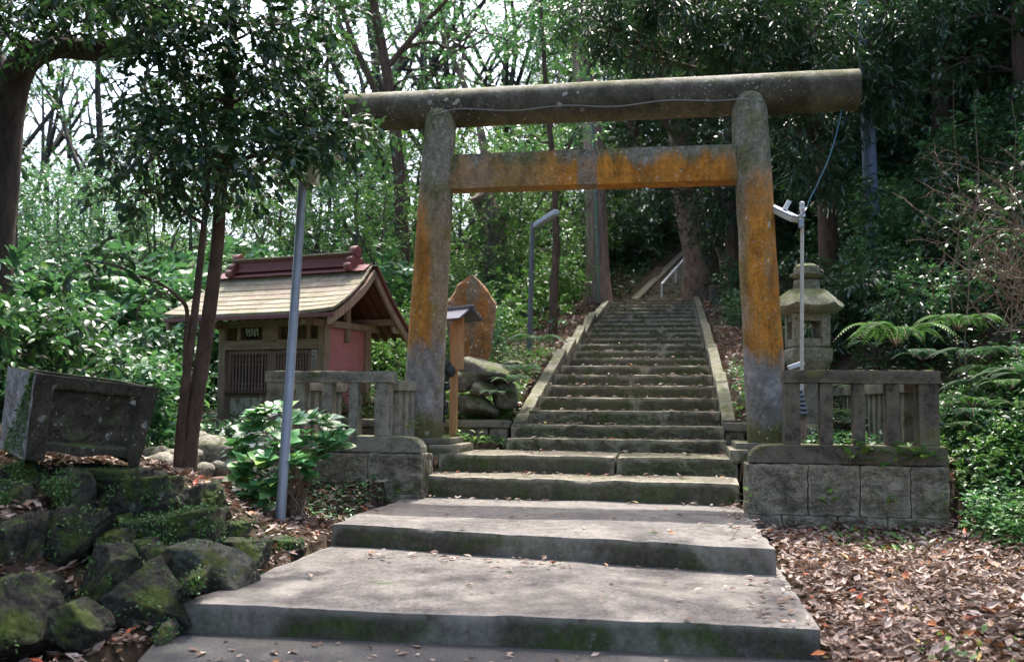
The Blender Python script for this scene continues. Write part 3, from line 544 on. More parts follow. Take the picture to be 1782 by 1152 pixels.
# ------------------------------------------------------------------ stone fences on block walls
def fence(label, side, xw0, xw1, yf, posts, rail, mat, wallmat):
    f = empty('stone_fence', ((xw0 + xw1) / 2, yf, 0.79), label, 'stone fence')
    wl = empty('block_wall', ((xw0 + xw1) / 2, yf, 0.25), ('left' if side < 0 else 'right') + (' hewn block wall under the grey fence beside the waxy shrub' if side < 0 else ' hewn block wall under the dark fence beside the leaf litter'), 'wall')
    zc = [(-.05, 0.40), (0.40, 0.79)] if side < 0 else [(-.05, 0.36), (0.36, 0.79)]
    for r_, (za, zb) in enumerate(zc):
        x = xw0; first = True
        wds = [0.52, 0.42, 0.41, 0.46] if r_ else [0.3, 0.46, 0.4, 0.5, 0.5]
        if side < 0: wds = [0.56, 0.66, 0.5, 0.6] if r_ else [0.34, 0.42, 0.45, 0.5, 0.6]
        k = 0; xs = xw1 if side < 0 else xw0
        while (xs > xw0 + .02) if side < 0 else (xs < xw1 - .02):
            wd = wds[k % len(wds)]; k += 1
            if side < 0: a, b = max(xw0, xs - wd), xs; xs = a
            else: a, b = xs, min(xw1, xs + wd); xs = b
            if b - a < .05: break
            mb = MB(); mb.add(*rough_block(rect(a + .003, b - .003, yf + random.uniform(0, .012), yf + .4), za, zb - .004, seg=.026, r=.006, amp=.006, fine=.013)); mb.build('block', wallmat, wl, smooth=True)
    # sill with a curled end toward the steps
    e = xw1 if side < 0 else xw0; s_ = -1 if side < 0 else 1
    far = xw0 if side < 0 else xw1
    prof = [(e + s_ * .03, .792), (e + s_ * .035, .85), (e + s_ * .07, .905), (e + s_ * .13, .94), (e + s_ * .22, .952), (e + s_ * .33, .955), (far, .955), (far, .792)]
    mb = MB(); mb.prism(prof, (yf + .03, yf + .28)); mb.build('sill', mat, f, bevel=.012)
    zt = 1.485
    for (x0, x1, thick) in posts:
        mb = MB(); mb.add(*rough_block(rect(x0, x1, yf + .055, yf + .055 + thick), .956, zt - .001, seg=.05, r=.006, amp=.005, fine=.003)); mb.build('post', mat, f, smooth=True)
    mb = MB(); mb.add(*rough_block(rect(rail[0], rail[1], yf + .035, yf + .25), zt, 1.60, seg=.05, r=.009, amp=.006, fine=.004)); mb.build('rail', mat, f, smooth=True)
    return f
def xr_(px, y): return ony(px, 720, y).x
YL, YR = 9.08, 8.5
pl = [(xr_(a, YL + .05), xr_(b, YL + .05), t) for a, b, t in ((462, 492, .2), (513, 529, .14), (559, 576, .14), (606, 622, .14), (651, 673, .2))]
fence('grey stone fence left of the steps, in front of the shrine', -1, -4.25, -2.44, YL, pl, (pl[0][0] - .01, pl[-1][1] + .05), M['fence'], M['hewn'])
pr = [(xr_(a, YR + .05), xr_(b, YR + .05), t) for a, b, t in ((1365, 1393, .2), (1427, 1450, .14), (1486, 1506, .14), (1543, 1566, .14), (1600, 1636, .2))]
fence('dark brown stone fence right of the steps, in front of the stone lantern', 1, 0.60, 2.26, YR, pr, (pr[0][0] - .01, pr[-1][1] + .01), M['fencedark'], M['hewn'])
def side_fence(label, x, y0, y1, mat, z1=1.52, step=.25):
    f = empty('stone_fence', (x, (y0 + y1) / 2, .85), label, 'stone fence')
    y = y0 + .12
    while y < y1:
        mb = MB(); mb.add(*rough_block(rect(x - .05, x + .05, y, y + .12), .8, z1 - .11, seg=.08, r=.008, amp=.006)); mb.build('post', mat, f, smooth=True); y += step
    mb = MB(); mb.add(*rough_block(rect(x - .08, x + .08, y0, y1), z1 - .11, z1, seg=.1, r=.012, amp=.006)); mb.build('rail', mat, f, smooth=True)
    mb = MB(); mb.add(*rough_block(rect(x - .09, x + .09, y0, y1), .68, .86, seg=.1, r=.012, amp=.006)); mb.build('sill', mat, f, smooth=True)
side_fence('inner side fence running back between the left fence corner and left torii pillar', pl[-1][1] - .03, YL + .28, 10.9, M['fence'])
side_fence('outer side fence seen through the bars of the grey left fence', pl[0][0] + .05, YL + .28, 11.2, M['fence'])
side_fence('pale side fence running back behind the dark right fence', 2.05, YR + .28, 12.6, M['curb'])  # paler stone than the front fence: light on the slats put into the colour

# ------------------------------------------------------------------ shrine building
SW, SDp = 1.64, 0.96
shr = empty('wooden_shrine', (-6.05, 12.06, 0.80), 'small wooden shrine with a pale mossy gabled roof and red side walls', 'shrine', rz=R(-15))
def lb(name, mat, parts, parent=shr, bevel=.006, smooth=False):
    mb = MB()
    for c, d in parts: mb.box(c, d)
    return mb.build(name, mat, parent, bevel=bevel, world=False, smooth=smooth)
lb('stone_base', M['fence'], [((SW / 2, SDp / 2, .0), (SW + .35, SDp + .35, .3))], bevel=.02)
lb('sill_beam', M['oldwoodh'], [((SW / 2, 0, .2), (SW + .3, .14, .095)), ((SW / 2, SDp, .2), (SW + .3, .14, .095)), ((0, SDp / 2, .202), (.13, SDp - .15, .09)), ((SW, SDp / 2, .202), (.13, SDp - .15, .09))])
lb('beam_end_cap', M['redwall'], [((-.165, 0, .2), (.03, .142, .097))])
for px_, py_ in ((0, 0), (SW, 0), (0, SDp), (SW, SDp)): lb('post', M['oldwood'], [((px_, py_, .9), (.115, .115, 1.3))])
lb('lintel', M['oldwoodh'], [((SW / 2, -.015, 1.235), (SW - .118, .11, .13)), ((SW / 2, -.01, 1.52), (SW + .3, .125, .09))])
fz = lb('frieze_panel', M['darkwood'], [((SW / 2, .03, 1.39), (SW - .12, .03, .175))], bevel=0)
lb('bracket', M['oldwoodh'], [((SW * .5, -.03, 1.375), (.26, .07, .20)), ((SW * .5, -.05, 1.28), (.2, .09, .03))])
lb('strut', M['oldwood'], [((SW * .16, -.0, 1.39), (.05, .06, .17))]); lb('strut', M['oldwood'], [((SW * .86, -.0, 1.39), (.05, .06, .17))])
mb = MB()
for k in range(5): # little folded paper streamers
    x0 = .40 + k * .045; mb.box((x0, -.035, 1.435 - .01 * (k % 2)), (.03, .003, .05)); mb.box((x0 + .012, -.038, 1.385 - .01 * (k % 2)), (.022, .003, .05))
mb.build('paper_streamer', M['paper'], shr, world=False)
mb = MB(); mb.box((.45, .01, 1.39), (.2, .02, .13)); mb.build('dark_plaque', M['black'], shr, world=False)
for s, x0, x1 in ((0, .06, SW / 2 - .002), (1, SW / 2 + .002, SW - .17)):
    d = lb('lattice_door', M['lattice'], [((x0 + .035, 0, .7), (.07, .04, .92)), ((x1 - .035, 0, .7), (.07, .04, .92)), (((x0 + x1) / 2, 0, 1.14), (x1 - x0 - .142, .038, .05)), (((x0 + x1) / 2, 0, .565), (x1 - x0 - .142, .038, .05)), (((x0 + x1) / 2, 0, .272), (x1 - x0 - .142, .038, .055))], bevel=.003)
    bars = []; n = 11
    for k in range(n): bars.append(((x0 + .08 + (x1 - x0 - .16) * (k + .5) / n, -.002, .85), (.021, .02, .53)))
    for z in (.66, .72, .98, 1.05): bars.append((((x0 + x1) / 2, .012, z), (x1 - x0 - .142, .014, .018)))
    mb = MB()
    for c, dd in bars: mb.box(c, dd)
    mb.build('lattice', M['lattice'], d, world=False)
    mb = MB(); mb.box(((x0 + x1) / 2, .045, .85), (x1 - x0 - .1, .012, .56)); mb.build('dark_interior_sheet', M['black'], d, world=False)  # near-black sheet: shade of the interior painted behind the lattice
    mb = MB(); mb.box(((x0 + x1) / 2, .0, .42), (x1 - x0 - .143, .02, .235)); mb.build('lower_panel', M['worn'], d, world=False)
lb('latch_rail', M['darkwood'], [((SW * .47, -.04, .6), (SW * .86, .025, .035))])
lb('jamb', M['oldwood'], [((SW - .115, -.012, .7), (.11, .05, .935))])
pq = lb('name_plate', M['paper'], [((SW - .112, -.045, 1.05), (.075, .012, .21))], bevel=0)
try:
    for i, chx in enumerate('小笠原'):
        cu = bpy.data.curves.new('t', 'FONT'); cu.body = chx; cu.size = .072; cu.align_x = 'CENTER'; cu.extrude = .001
        ob = bpy.data.objects.new('t', cu); COL.objects.link(ob); bpy.context.view_layer.update()
        me = bpy.data.meshes.new_from_object(ob.evaluated_get(bpy.context.evaluated_depsgraph_get())); bpy.data.objects.remove(ob)
        t_ = link_mesh('letter', me, M['ink'], pq, (SW - .112, -.053, 1.088 - i * .066)); t_.rotation_euler.x = R(90)
except Exception as ex: print('text', ex)
for x_ in (0.0, SW):
    sg = 1 if x_ else -1
    lb('side_wall', M['redwall'], [((x_ - sg * .01, SDp / 2, .58), (.035, SDp - .116, .66)), ((x_ - sg * .012, SDp / 2, 1.21), (.035, SDp - .116, .594))], bevel=0)
    lb('tie_beam', M['oldwood'], [((x_ + sg * .01, SDp / 2, 1.5), (.1, SDp + .9, .085)), ((x_ + sg * .02, SDp / 2 + .0, 1.56), (.06, .1, .55))])
lb('back_wall', M['redwall'], [((SW / 2, SDp, .9), (SW - .12, .03, 1.3))], bevel=0)
# roof: stepped courses on a concave profile, front eave -> ridge -> rear eave
RP = 0.42; RZ = 2.28                                                     # ridge at y=RP
fr = [(-.56, 1.60), (-.3, 1.735), (-.05, 1.885), (.2, 2.065), (RP, RZ)]; bk = [(RP, RZ), (.7, 1.98), (.95, 1.75), (1.2, 1.55), (1.38, 1.43)]
U0, U1 = -.56, SW + .53
rof = MB()
def pl_at(pts, u):
    L = [math.dist(pts[i], pts[i + 1]) for i in range(len(pts) - 1)]; t = u * sum(L)
    for i, l in enumerate(L):
        if t <= l or i == len(L) - 1: k = t / l; return (pts[i][0] + (pts[i + 1][0] - pts[i][0]) * k, pts[i][1] + (pts[i + 1][1] - pts[i][1]) * k)
        t -= l
roof_o = None
mb = MB(); NC = 8
for k in range(NC):
    a = pl_at(fr, k / NC); b = pl_at(fr, min(1, (k + 1) / NC + .02)); th = .03
    inset = 0.1 * (k / NC) ** 1.0                                        # verge narrows slightly to the ridge
    nU = 20
    for s in range(nU):
        ua = U0 + inset + (U1 - U0 - 2 * inset) * s / nU; ub = U0 + inset + (U1 - U0 - 2 * inset) * (s + 1) / nU
        def sag(u): t = (u - U0) / (U1 - U0); return .035 * (2 * t - 1) ** 4 * (1 - k / NC)
        V = [(ua, a[0], a[1] + .011 + sag(ua)), (ub, a[0], a[1] + .011 + sag(ub)), (ub, b[0], b[1] + sag(ub)), (ua, b[0], b[1] + sag(ua)),
             (ua, a[0], a[1] - th + sag(ua)), (ub, a[0], a[1] - th + sag(ub)), (ub, b[0], b[1] - th + sag(ub)), (ua, b[0], b[1] - th + sag(ua))]
        F = [(0, 1, 2, 3), (0, 4, 5, 1), (7, 6, 5, 4)]
        if s == 0: F.append((0, 3, 7, 4))
        if s == nU - 1: F.append((1, 5, 6, 2))
        mb.add(V, F)
rf = mb.build('roof', M['roof'], shr, world=False)
mb = MB()
for k in range(8):
    a = pl_at(bk, k / 8); b = pl_at(bk, (k + 1) / 8); mb.add([(U0, a[0], a[1]), (U1, a[0], a[1]), (U1, b[0], b[1]), (U0, b[0], b[1]), (U0, a[0], a[1] - .04), (U1, a[0], a[1] - .04), (U1, b[0], b[1] - .04), (U0, b[0], b[1] - .04)], [(0, 1, 2, 3), (4, 7, 6, 5), (1, 5, 6, 2), (0, 3, 7, 4)])
mb.build('rear_slope', M['redroof'], rf, world=False)
mb = MB(); mb.box(((U0 + U1) / 2, fr[0][0] + .012, fr[0][1] - .05), (U1 - U0 - .02, .05, .05)); mb.build('eave_board', M['redroof'], rf, world=False, bevel=.004)
for p in (fr, bk):
    for u_ in (U0 + .06, U1 - .06):
        V = []; F = []
        for q in p: V += [(u_ + e, q[0], q[1] - .055 - h) for e in (-.022, .022) for h in (0, .12)]
        n = len(p)
        for i in range(n - 1): F += [(4 * i + a, 4 * i + b, 4 * i + 4 + b, 4 * i + 4 + a) for a, b in ((0, 1), (1, 3), (3, 2), (2, 0))]
        F += [(0, 2, 3, 1), (4 * n - 4, 4 * n - 3, 4 * n - 1, 4 * n - 2)]
        mb = MB(); mb.add(V, F); mb.build('bargeboard', M['oldwood'], rf, world=False, bevel=.005)
mb = MB()
for k in range(17):
    u_ = U0 + .16 + (U1 - U0 - .32) * k / 16
    for p in (fr, bk): mb.bar((u_, p[0][0] + (.05 if p is fr else 0), p[0][1] - .075), (u_, p[-1][0], p[-1][1] - .075), .035, .045, (1, 0, 0))
mb.build('rafter', M['darkwood'], rf, world=False)
mb = MB()
for p in ((-.3, 1.62), (RP, 2.13), (1.0, 1.58)): mb.box(((U0 + U1) / 2, p[0], p[1]), (U1 - U0 - .2, .07, .085))
mb.build('purlin', M['oldwoodh'], rf, world=False, bevel=.005)
lb('end_board', M['worn'], [((SW + .42, 1.12, 1.475), (.03, .32, .085))], rf)
mb = MB()
mb.box((SW / 2, RP, 2.385), (SW + .26, .13, .16)); mb.box((SW / 2, RP, 2.30), (SW + .3, .2, .04)); mb.box((SW / 2, RP, 2.335), (SW + .28, .16, .028)); mb.box((SW / 2, RP, 2.432), (SW + .3, .19, .022))
rg = mb.build('ridge', M['redroof'], rf, world=False, bevel=.006)
mb = MB(); mb.prism([(RP - .16, RZ - .075), (RP, RZ + .025), (RP + .12, RZ - .08)], (U0 + .12, U1 - .12), (0, 0, 0), Matrix(((0, 1, 0), (1, 0, 0), (0, 0, 1)))); mb.build('flashing', M['redroof'], rg, world=False)
mb = MB(); mb.box((SW / 2, RP, 2.458), (SW + .34, .24, .024)); mb.build('ridge_cap', M['roof'], rg, world=False, bevel=.005)
for u_ in (-.17, SW + .17):
    mb = MB(); My = Matrix.Rotation(R(90), 3, 'Y')
    mb.box((u_, RP, 2.38), (.08, .16, .22)); mb.lathe([(.075, -.05), (.08, 0), (.075, .05)], 18, (u_, RP, 2.485), 0, My)
    for sy in (-1, 1):
        mb.lathe([(.05, -.045), (.055, 0), (.05, .045)], 14, (u_, RP + sy * .1, 2.36), 0, My); mb.lathe([(.05, -.05), (.056, 0), (.05, .05)], 14, (u_, RP + sy * .165, 2.265), 0, My); mb.box((u_, RP + sy * .12, 2.30), (.085, .07, .07))
    mb.build('ridge_ornament', M['redroof'], rg, world=False, bevel=.004)

# ------------------------------------------------------------------ stone lantern, monument, signs, lamps, poles
lx, ly = 1.51, 11.35; lz = .88
lan = empty('stone_lantern', (lx, ly, lz), 'tall mossy stone lantern with a curved cap behind the dark right fence', 'lantern')
def q4(pr): # square lathe (4 or 6 sided)
    return pr
mb = MB(); mb.lathe([(.36, 0), (.36, .16), (.3, .2)], 6, (lx, ly, lz), R(30)); mb.build('base', M['lantern'], lan, bevel=.015)
mb = MB(); mb.lathe([(.19, .2), (.165, .3), (.155, .55), (.165, .72), (.2, .8)], 24, (lx, ly, lz)); mb.build('shaft', M['lantern'], lan, smooth=True)
mb = MB(); mb.lathe([(.2, .8), (.305, .92), (.32, .96), (.32, 1.05), (.25, 1.08)], 4, (lx, ly, lz), R(45 + 8)); mb.build('platform', M['lantern'], lan, bevel=.015)
mb = MB(); Mz = Matrix.Rotation(R(8), 3, 'Z'); cb = Vector((lx, ly, lz + 1.27))
for sx_ in (-1, 1):
    for sy_ in (-1, 1): mb.box(cb + Mz @ Vector((sx_ * .155, sy_ * .155, 0)), (.1, .1, .38), Mz)
for sx_, sy_, dx, dy in ((0, -1, .21, .07), (0, 1, .21, .07), (1, 0, .07, .21), (-1, 0, .07, .21)):
    for zz, hh in ((-.145, .09), (.145, .09)): mb.box(cb + Mz @ Vector((sx_ * .16, sy_ * .16, zz)), (dx, dy, hh), Mz)
mb.build('fire_box', M['lantern'], lan, bevel=.008)
mb = MB(); c = (lx, ly, lz); pr = [(.2, 1.45), (.3, 1.465), (.375, 1.51), (.39, 1.535), (.375, 1.56), (.32, 1.64), (.25, 1.71), (.2, 1.745), (.12, 1.755)]
N = 24; V = []; F = []
for (r_, z_) in pr:
    for j in range(N):
        a = 2 * math.pi * j / N; k6 = abs(((a / (math.pi / 3)) % 1) - .5) * 2; rr = r_ * (1 + .1 * k6 ** 2 * (r_ > .25)); zz = z_ + (.035 * k6 ** 3 if r_ > .36 else 0)
        V.append(Vector((lx + rr * math.cos(a + .14), ly + rr * math.sin(a + .14), lz + zz)))
for i in range(len(pr) - 1):
    for j in range(N): F.append((i * N + j, i * N + (j + 1) % N, (i + 1) * N + (j + 1) % N, (i + 1) * N + j))
F += [tuple(range(N - 1, -1, -1)), tuple((len(pr) - 1) * N + j for j in range(N))]
mb.add(V, F); cap = mb.build('cap', M['lantern'], lan, smooth=True); cap.modifiers.new('e', 'EDGE_SPLIT').split_angle = R(50)
mb = MB(); mb.lathe([(.145, 1.74), (.15, 1.77), (.145, 1.85), (.09, 1.86), (.12, 1.875), (.185, 1.91), (.19, 1.93), (.14, 1.94), (.145, 1.97), (.14, 2.01), (.085, 2.045), (.02, 2.055)], 20, c); mb.build('finial', M['lantern'], lan, smooth=True, disp=lambda p: nvec(p, 9, .006)).modifiers.new('e', 'EDGE_SPLIT').split_angle = R(50)

def rockmesh(dim, seed, sub=4, planes=9, amp=.1, blocky=.6, crack=.35):
    r_ = random.Random(seed); bm = bmesh.new(); bmesh.ops.create_icosphere(bm, subdivisions=sub, radius=1)
    pls = []
    for _ in range(planes):
        d = Vector((r_.gauss(0, 1), r_.gauss(0, 1), r_.gauss(0, 1))).normalized(); pls.append((d, r_.uniform(.5, .8)))
    off = Vector((r_.uniform(0, 50), r_.uniform(0, 50), r_.uniform(0, 50)))
    for v in bm.verts:
        p = v.co.copy(); mx = max(abs(p.x), abs(p.y), abs(p.z)); p = p * (1 - blocky) + (p / mx * .8) * blocky
        for d, h in pls:
            e = p.dot(d) - h
            if e > 0: p -= d * e * .96
        p *= 1 + mnoise.fractal(p * 1.6 + off, 1.0, 2.0, 4) * amp
        rd = 1 - abs(mnoise.noise(p * 2.2 + off)) * 2
        p *= 1 - max(0, rd - .72) * crack
        p += mnoise.noise_vector(p * 5 + off) * .028 + mnoise.noise_vector(p * 13 + off) * .012
        v.co = Vector((p.x * dim[0], p.y * dim[1], p.z * dim[2])) / 1.5
    me = bpy.data.meshes.new('rock'); bm.to_mesh(me); bm.free(); me.polygons.foreach_set('use_smooth', [True] * len(me.polygons)); return me
def rock(name, loc, dim, rot, seed, mat, label, cat='rock', group=None, **kw):
    o = link_mesh(name, rockmesh(dim, seed, **kw), mat, None, loc); o.rotation_euler = tuple(R(a) for a in rot); return tag(o, label, cat, group)

# orange monument: slab with pointed outline and real thickness
mc = at(820, 625, 12.5)
poly = [(-.26, -.12), (-.29, .2), (-.32, .5), (-.33, .72), (-.24, .86), (-.17, .97), (-.05, 1.06), (.02, 1.1), (.09, 1.03), (.23, .87), (.31, .74), (.29, .4), (.25, .12), (.21, -.12)]
mb = MB(); Mz = Matrix.Rotation(R(8), 3, 'Z')
pts = []
for i in range(len(poly)):
    a, b = poly[i], poly[(i + 1) % len(poly)]
    for k in range(4): pts.append((a[0] + (b[0] - a[0]) * k / 4, a[1] + (b[1] - a[1]) * k / 4))
n = len(pts); rings = [(1.0, -.1), (1.03, -.04), (1.03, .05), (.95, .12)]; V = []; F = []
for s_, y_ in [(.3, -.13), (.65, -.125), (.93, -.12)] + rings + [(.6, .15), (.3, .16)]:
    for a, b in pts:
        p = Vector((a * s_, y_, .45 + (b - .45) * s_)); p += nvec(p + Vector((3, 1, 2)), 4, .03) + nvec(p, 11, .012); V.append(mc + Mz @ p)
nr = len(V) // n
for i in range(nr - 1):
    for j in range(n): F.append((i * n + j, i * n + (j + 1) % n, (i + 1) * n + (j + 1) % n, (i + 1) * n + j))
F += [tuple(range(n - 1, -1, -1)), tuple((nr - 1) * n + j for j in range(n))]
mb.add(V, F); o = mb.build('stone_monument', M['monument'], None, smooth=True); tag(o, 'pointed orange lichened memorial stone standing on boulders left of the stairs', 'monument')
bl = [((845, 650, 11.9), (.64, .5, .34), (0, 8, 10), 'large rounded boulder under the orange memorial stone'), ((888, 642, 12.3), (.34, .3, .18), (0, 0, 30), 'flat pale boulder beside the large rounded one, nearest the stairs'),
      ((830, 706, 11.75), (.46, .36, .27), (0, 12, -20), 'grey-green boulder at the foot of the boulder pile behind the coping'), ((812, 664, 11.8), (.4, .4, .22), (0, 0, 0), 'low boulder wedged behind the wooden sign post'),
      ((838, 676, 11.65), (.3, .3, .15), (0, 5, 40), 'small reddish stone lying between the two largest boulders'), ((880, 690, 11.8), (.26, .3, .3), (0, 0, 15), 'squarish dark stone under ferns beside the curb')]
for i, (pp, dim, rot, lab) in enumerate(bl): rock('boulder', at(*pp), dim, rot, 40 + i, M['boulder2'], lab, 'boulder', amp=.06, blocky=.3, planes=5)

# wooden notice post with small roof
sp = Vector((-2.53, 10.72, TB - .03)); sg = empty('wooden_sign', tuple(sp), 'orange timber notice board under a little dark roof beside left pillar', 'sign')
zt = at(790, 560, 10.9).z; zr = at(790, 546, 10.9).z
mb = MB(); mb.box((sp.x, sp.y + .03, (sp.z + zt) / 2), (.085, .07, zt - sp.z)); mb.build('post', M['newwood'], sg, bevel=.004)
mb = MB(); zb = at(790, 640, 10.9).z; Mr = Matrix.Rotation(R(-38), 3, 'Z')
mb.box((sp.x + .06, sp.y - .035, (zb + zt) / 2 + .02), (.18, .035, zt - zb + .08), Mr); mb.build('board', M['newwood'], sg, bevel=.004)
mb = MB()
c0 = Vector((sp.x + .05, sp.y, zr + .05)); u = Mr @ Vector((1, 0, 0)); v = Mr @ Vector((0, 1, 0))
for s_ in (-1, 1):
    for (a, b, t_) in ((0, .19, .024),):
        p0 = c0; p1 = c0 + v * s_ * .17 + Vector((0, 0, -.13)); nrm = (p1 - p0).cross(u).normalized()
        if nrm.z < 0: nrm = -nrm
        V = [p + u * e + nrm * h for h in (0, t_) for e in (-.24, .24) for p in (p0, p1)]
        mb.add(V, [(0, 1, 3, 2), (4, 6, 7, 5), (0, 4, 5, 1), (2, 3, 7, 6), (0, 2, 6, 4), (1, 5, 7, 3)])
rfo = mb.build('roof', M['signroof'], sg, bevel=.003)
mb = MB(); mb.bar(c0 - u * .26 + Vector((0, 0, .03)), c0 + u * .26 + Vector((0, 0, .03)), .07, .035); mb.build('ridge', M['signroof'], rfo, bevel=.004)
# dark cast ornament standing behind the left pillar, on a pale post
ir = empty('cast_ornament', (-2.64, 10.62, TB - .03), 'dark cast metal ornament on a pale stake half hidden by left pillar', 'ornament')
mb = MB()
def ipt(px, py): return at(px, py, 10.75)
for (px, py, r_) in ((776, 634, .075), (782, 645, .085), (774, 656, .06), (777, 673, .05), (771, 690, .045), (773, 705, .05), (775, 716, .04), (771, 728, .04)):
    p = ipt(px, py); mb.lathe([(r_ * .2, -r_ * .8), (r_ * .8, -r_ * .5), (r_, 0), (r_ * .75, r_ * .55), (r_ * .2, r_ * .8)], 12, p, 0, Matrix.Rotation(R(50), 3, 'Y'))
mb.tube([ipt(771, 630), ipt(770, 735)], .03, 8); mb.build('casting', M['iron'], ir, smooth=True)
mb = MB(); p = ipt(767, 700); mb.bar((p.x, p.y, TB - .05), (p.x + .01, p.y, 1.5), .05, .05); mb.build('stake', M['curb'], ir)
# small roofed marker behind the right fence post
mp_ = at(1399, 735, 9.6); mk = empty('roofed_marker', (mp_.x, mp_.y, .8), 'small wooden marker with dark and pale striped roof slats behind right fence', 'marker')
mb = MB(); mb.box((mp_.x - .03, mp_.y, 1.0), (.1, .08, .4)); mb.build('post', M['oldwood'], mk)
mb = MB()
for k in range(6): mb.box((mp_.x - .05, mp_.y - .06 + .012 * k, 1.2 + .045 * k), (.15 - .014 * k, .1, .026), Matrix.Rotation(R(-25), 3, 'X'))
mb.build('roof_slat', M['slatgrey'], mk, bevel=.003)
mb = MB()
for k in range(6): mb.box((mp_.x - .05, mp_.y - .03 + .012 * k, 1.19 + .045 * k), (.14 - .014 * k, .1, .03))
mb.build('roof_core', M['signroof'], mk)
o = MB().box(tuple(at(1385, 636, 9.9)), (.17, .12, .05), Matrix.Rotation(R(-20), 3, 'Y')).build('pale_box', M['whitemetal'], None, bevel=.01); 
ob_ = o; tag(o, 'small white metal cover peeping out beside right pillar above fence rail', 'cover')
mb = MB(); p_ = at(1385, 636, 9.9); mb.box((p_.x, p_.y, (p_.z + .8) / 2), (.05, .05, p_.z - .8)); mb.build('support', M['curb'], ob_)

# left lamp pole (leaning), box, lamp on an arm
b0 = at(487, 896, 8.0); b0.z = min(b0.z, H(b0.x, b0.y)) - .1; t0 = at(529, 285, 8.4)
lp = empty('lamp_pole', tuple(b0), 'leaning grey steel lamp pole in front of the shrine among broad leaves', 'lamp pole')
mb = MB(); mb.tube([b0, b0.lerp(t0, .3), b0.lerp(t0, .302), b0.lerp(t0, .6), t0], [.043, .043, .041, .039, .037], 18); mb.build('pole', M['galv'], lp, smooth=True)
mb = MB(); pb = at(543, 306, 8.34); mb.box(pb, (.105, .1, .16)); bx = mb.build('junction_box', M['box'], lp, bevel=.01)
mb = MB(); mb.box(at(533, 308, 8.37), (.02, .06, .17)); mb.build('bracket', M['rust'], bx)
la = at(530, 262, 8.4); lb_ = at(604, 262, 8.55); mb = MB(); mb.tube([t0, la, la + Vector((.02, 0, .08)), la.lerp(lb_, .35) + Vector((0, 0, .14)), lb_ + Vector((0, 0, .1)), lb_ + Vector((0, 0, .04))], .016, 8); mb.build('arm', M['galv'], lp, smooth=True)
mb = MB(); mb.lathe([(.02, .07), (.05, .05), (.09, .0), (.125, -.07), (.118, -.07), (.02, .03)], 24, lb_ - Vector((0, 0, .0))); sh = mb.build('lamp_shade', M['box'], lp, smooth=True)
mb = MB(); mb.lathe([(.01, -.09), (.05, -.07), (.06, -.03), (.03, .02)], 16, lb_); mb.build('bulb', M['lens'], sh, smooth=True)
# middle lamp post
b1 = at(921, 590, 16.0); b1.z = H(b1.x, b1.y) - .1; t1 = at(927, 386, 16.0)
l2 = empty('lamp_post', tuple(b1), 'thin grey lamp post with slanted tube light in the bushes left of stairs', 'lamp post')
mb = MB(); mb.tube([b1, t1], [.045, .04], 12); mb.build('pole', M['dullgrey'], l2, smooth=True)
mb = MB(); mb.bar(at(932, 393, 15.9), at(969, 369, 15.3), .1, .09); ht = mb.build('light_fitting', M['galv'], l2, bevel=.015)
mb = MB(); mb.tube([t1 - Vector((0, 0, .1)), at(934, 392, 15.9)], .025, 6); mb.build('bracket', M['galv'], l2)
# right white pole with tube light, blue cable to the beam
b2 = at(1393, 660, 9.95); b2.z = .78; t2 = at(1396, 356, 9.75)
l3 = empty('lamp_post', tuple(b2), 'chipped white pole with tube light beside right torii pillar, blue cable attached', 'lamp post')
mb = MB(); mb.tube([b2, b2.lerp(t2, .5), t2], [.022, .02, .019], 12); mb.build('pole', M['whitepaint'], l3, smooth=True)
mb = MB(); mb.lathe([(.02, -.01), (.028, 0), (.026, .022), (.01, .03)], 12, t2); mb.build('pole_cap', M['whitemetal'], l3, smooth=True)
for z0_ in (-.13, -.05): MB().lathe([(.03, z0_), (.03, z0_ + .03)], 12, t2).build('collar', M['whitemetal'], l3, smooth=True)
mb = MB(); fa = at(1341, 357, 10.0); fb = at(1386, 378, 9.7); mb.bar(fa, fb, .12, .025); mb.build('light_fitting', M['galvlight'], l3, bevel=.008)
mb = MB(); mb.bar(fa.lerp(fb, .06) - Vector((0, 0, .04)), fb.lerp(fa, .05) - Vector((0, 0, .04)), .12, .05); mb.build('diffuser', M['box'], l3, bevel=.01)
mb = MB(); pm = fa.lerp(fb, .55); mb.tube([pm + Vector((0, 0, .02)), pm + Vector((.05, 0, .11))], .025, 8); mb.build('sensor', M['whitemetal'], l3, smooth=True)
mb = MB(); mb.box(at(1394, 389, 9.68), (.05, .05, .09)); mb.build('clamp', M['galv'], l3, bevel=.006)
mb = MB(); mb.tube([fb, at(1397, 372, 9.7), at(1404, 362, 9.8)], .008, 6); mb.build('arm', M['galv'], l3)
pts = [at(1404, 362, 9.8), at(1408, 350, 9.8)]
for k in range(1, 13):
    u = k / 12; pts.append(at(1408 + 57 * u - 8 * math.sin(math.pi * u) * -1, 350 - 160 * u, 9.8 + .1 * u))
mb = MB(); mb.tube(pts, .006, 6); o = mb.build('cable', M['cable'], None, smooth=True); tag(o, 'thin blue cable running from white pole up to the torii beam', 'cable')
# utility pole on the right bank
b3 = at(1520, 420, 16.3); t3 = at(1497, -120, 16.3); b3.z = H(b3.x, b3.y) - .3
mb = MB(); mb.tube([b3, b3.lerp(t3, .45), b3.lerp(t3, .451), t3], [.125, .115, .105, .098], 20); up_ = mb.build('utility_pole', M['pole'], None, smooth=True); tag(up_, 'tall blue-grey utility pole rising from the dark right bank', 'utility pole')
mb = MB()
for u_ in (.62, .72, .84): p = b3.lerp(t3, u_); mb.tube([p - Vector((0, 0, .04)), p + Vector((0, 0, .04))], .112, 16)
mb.build('band', M['iron'], up_, smooth=True)
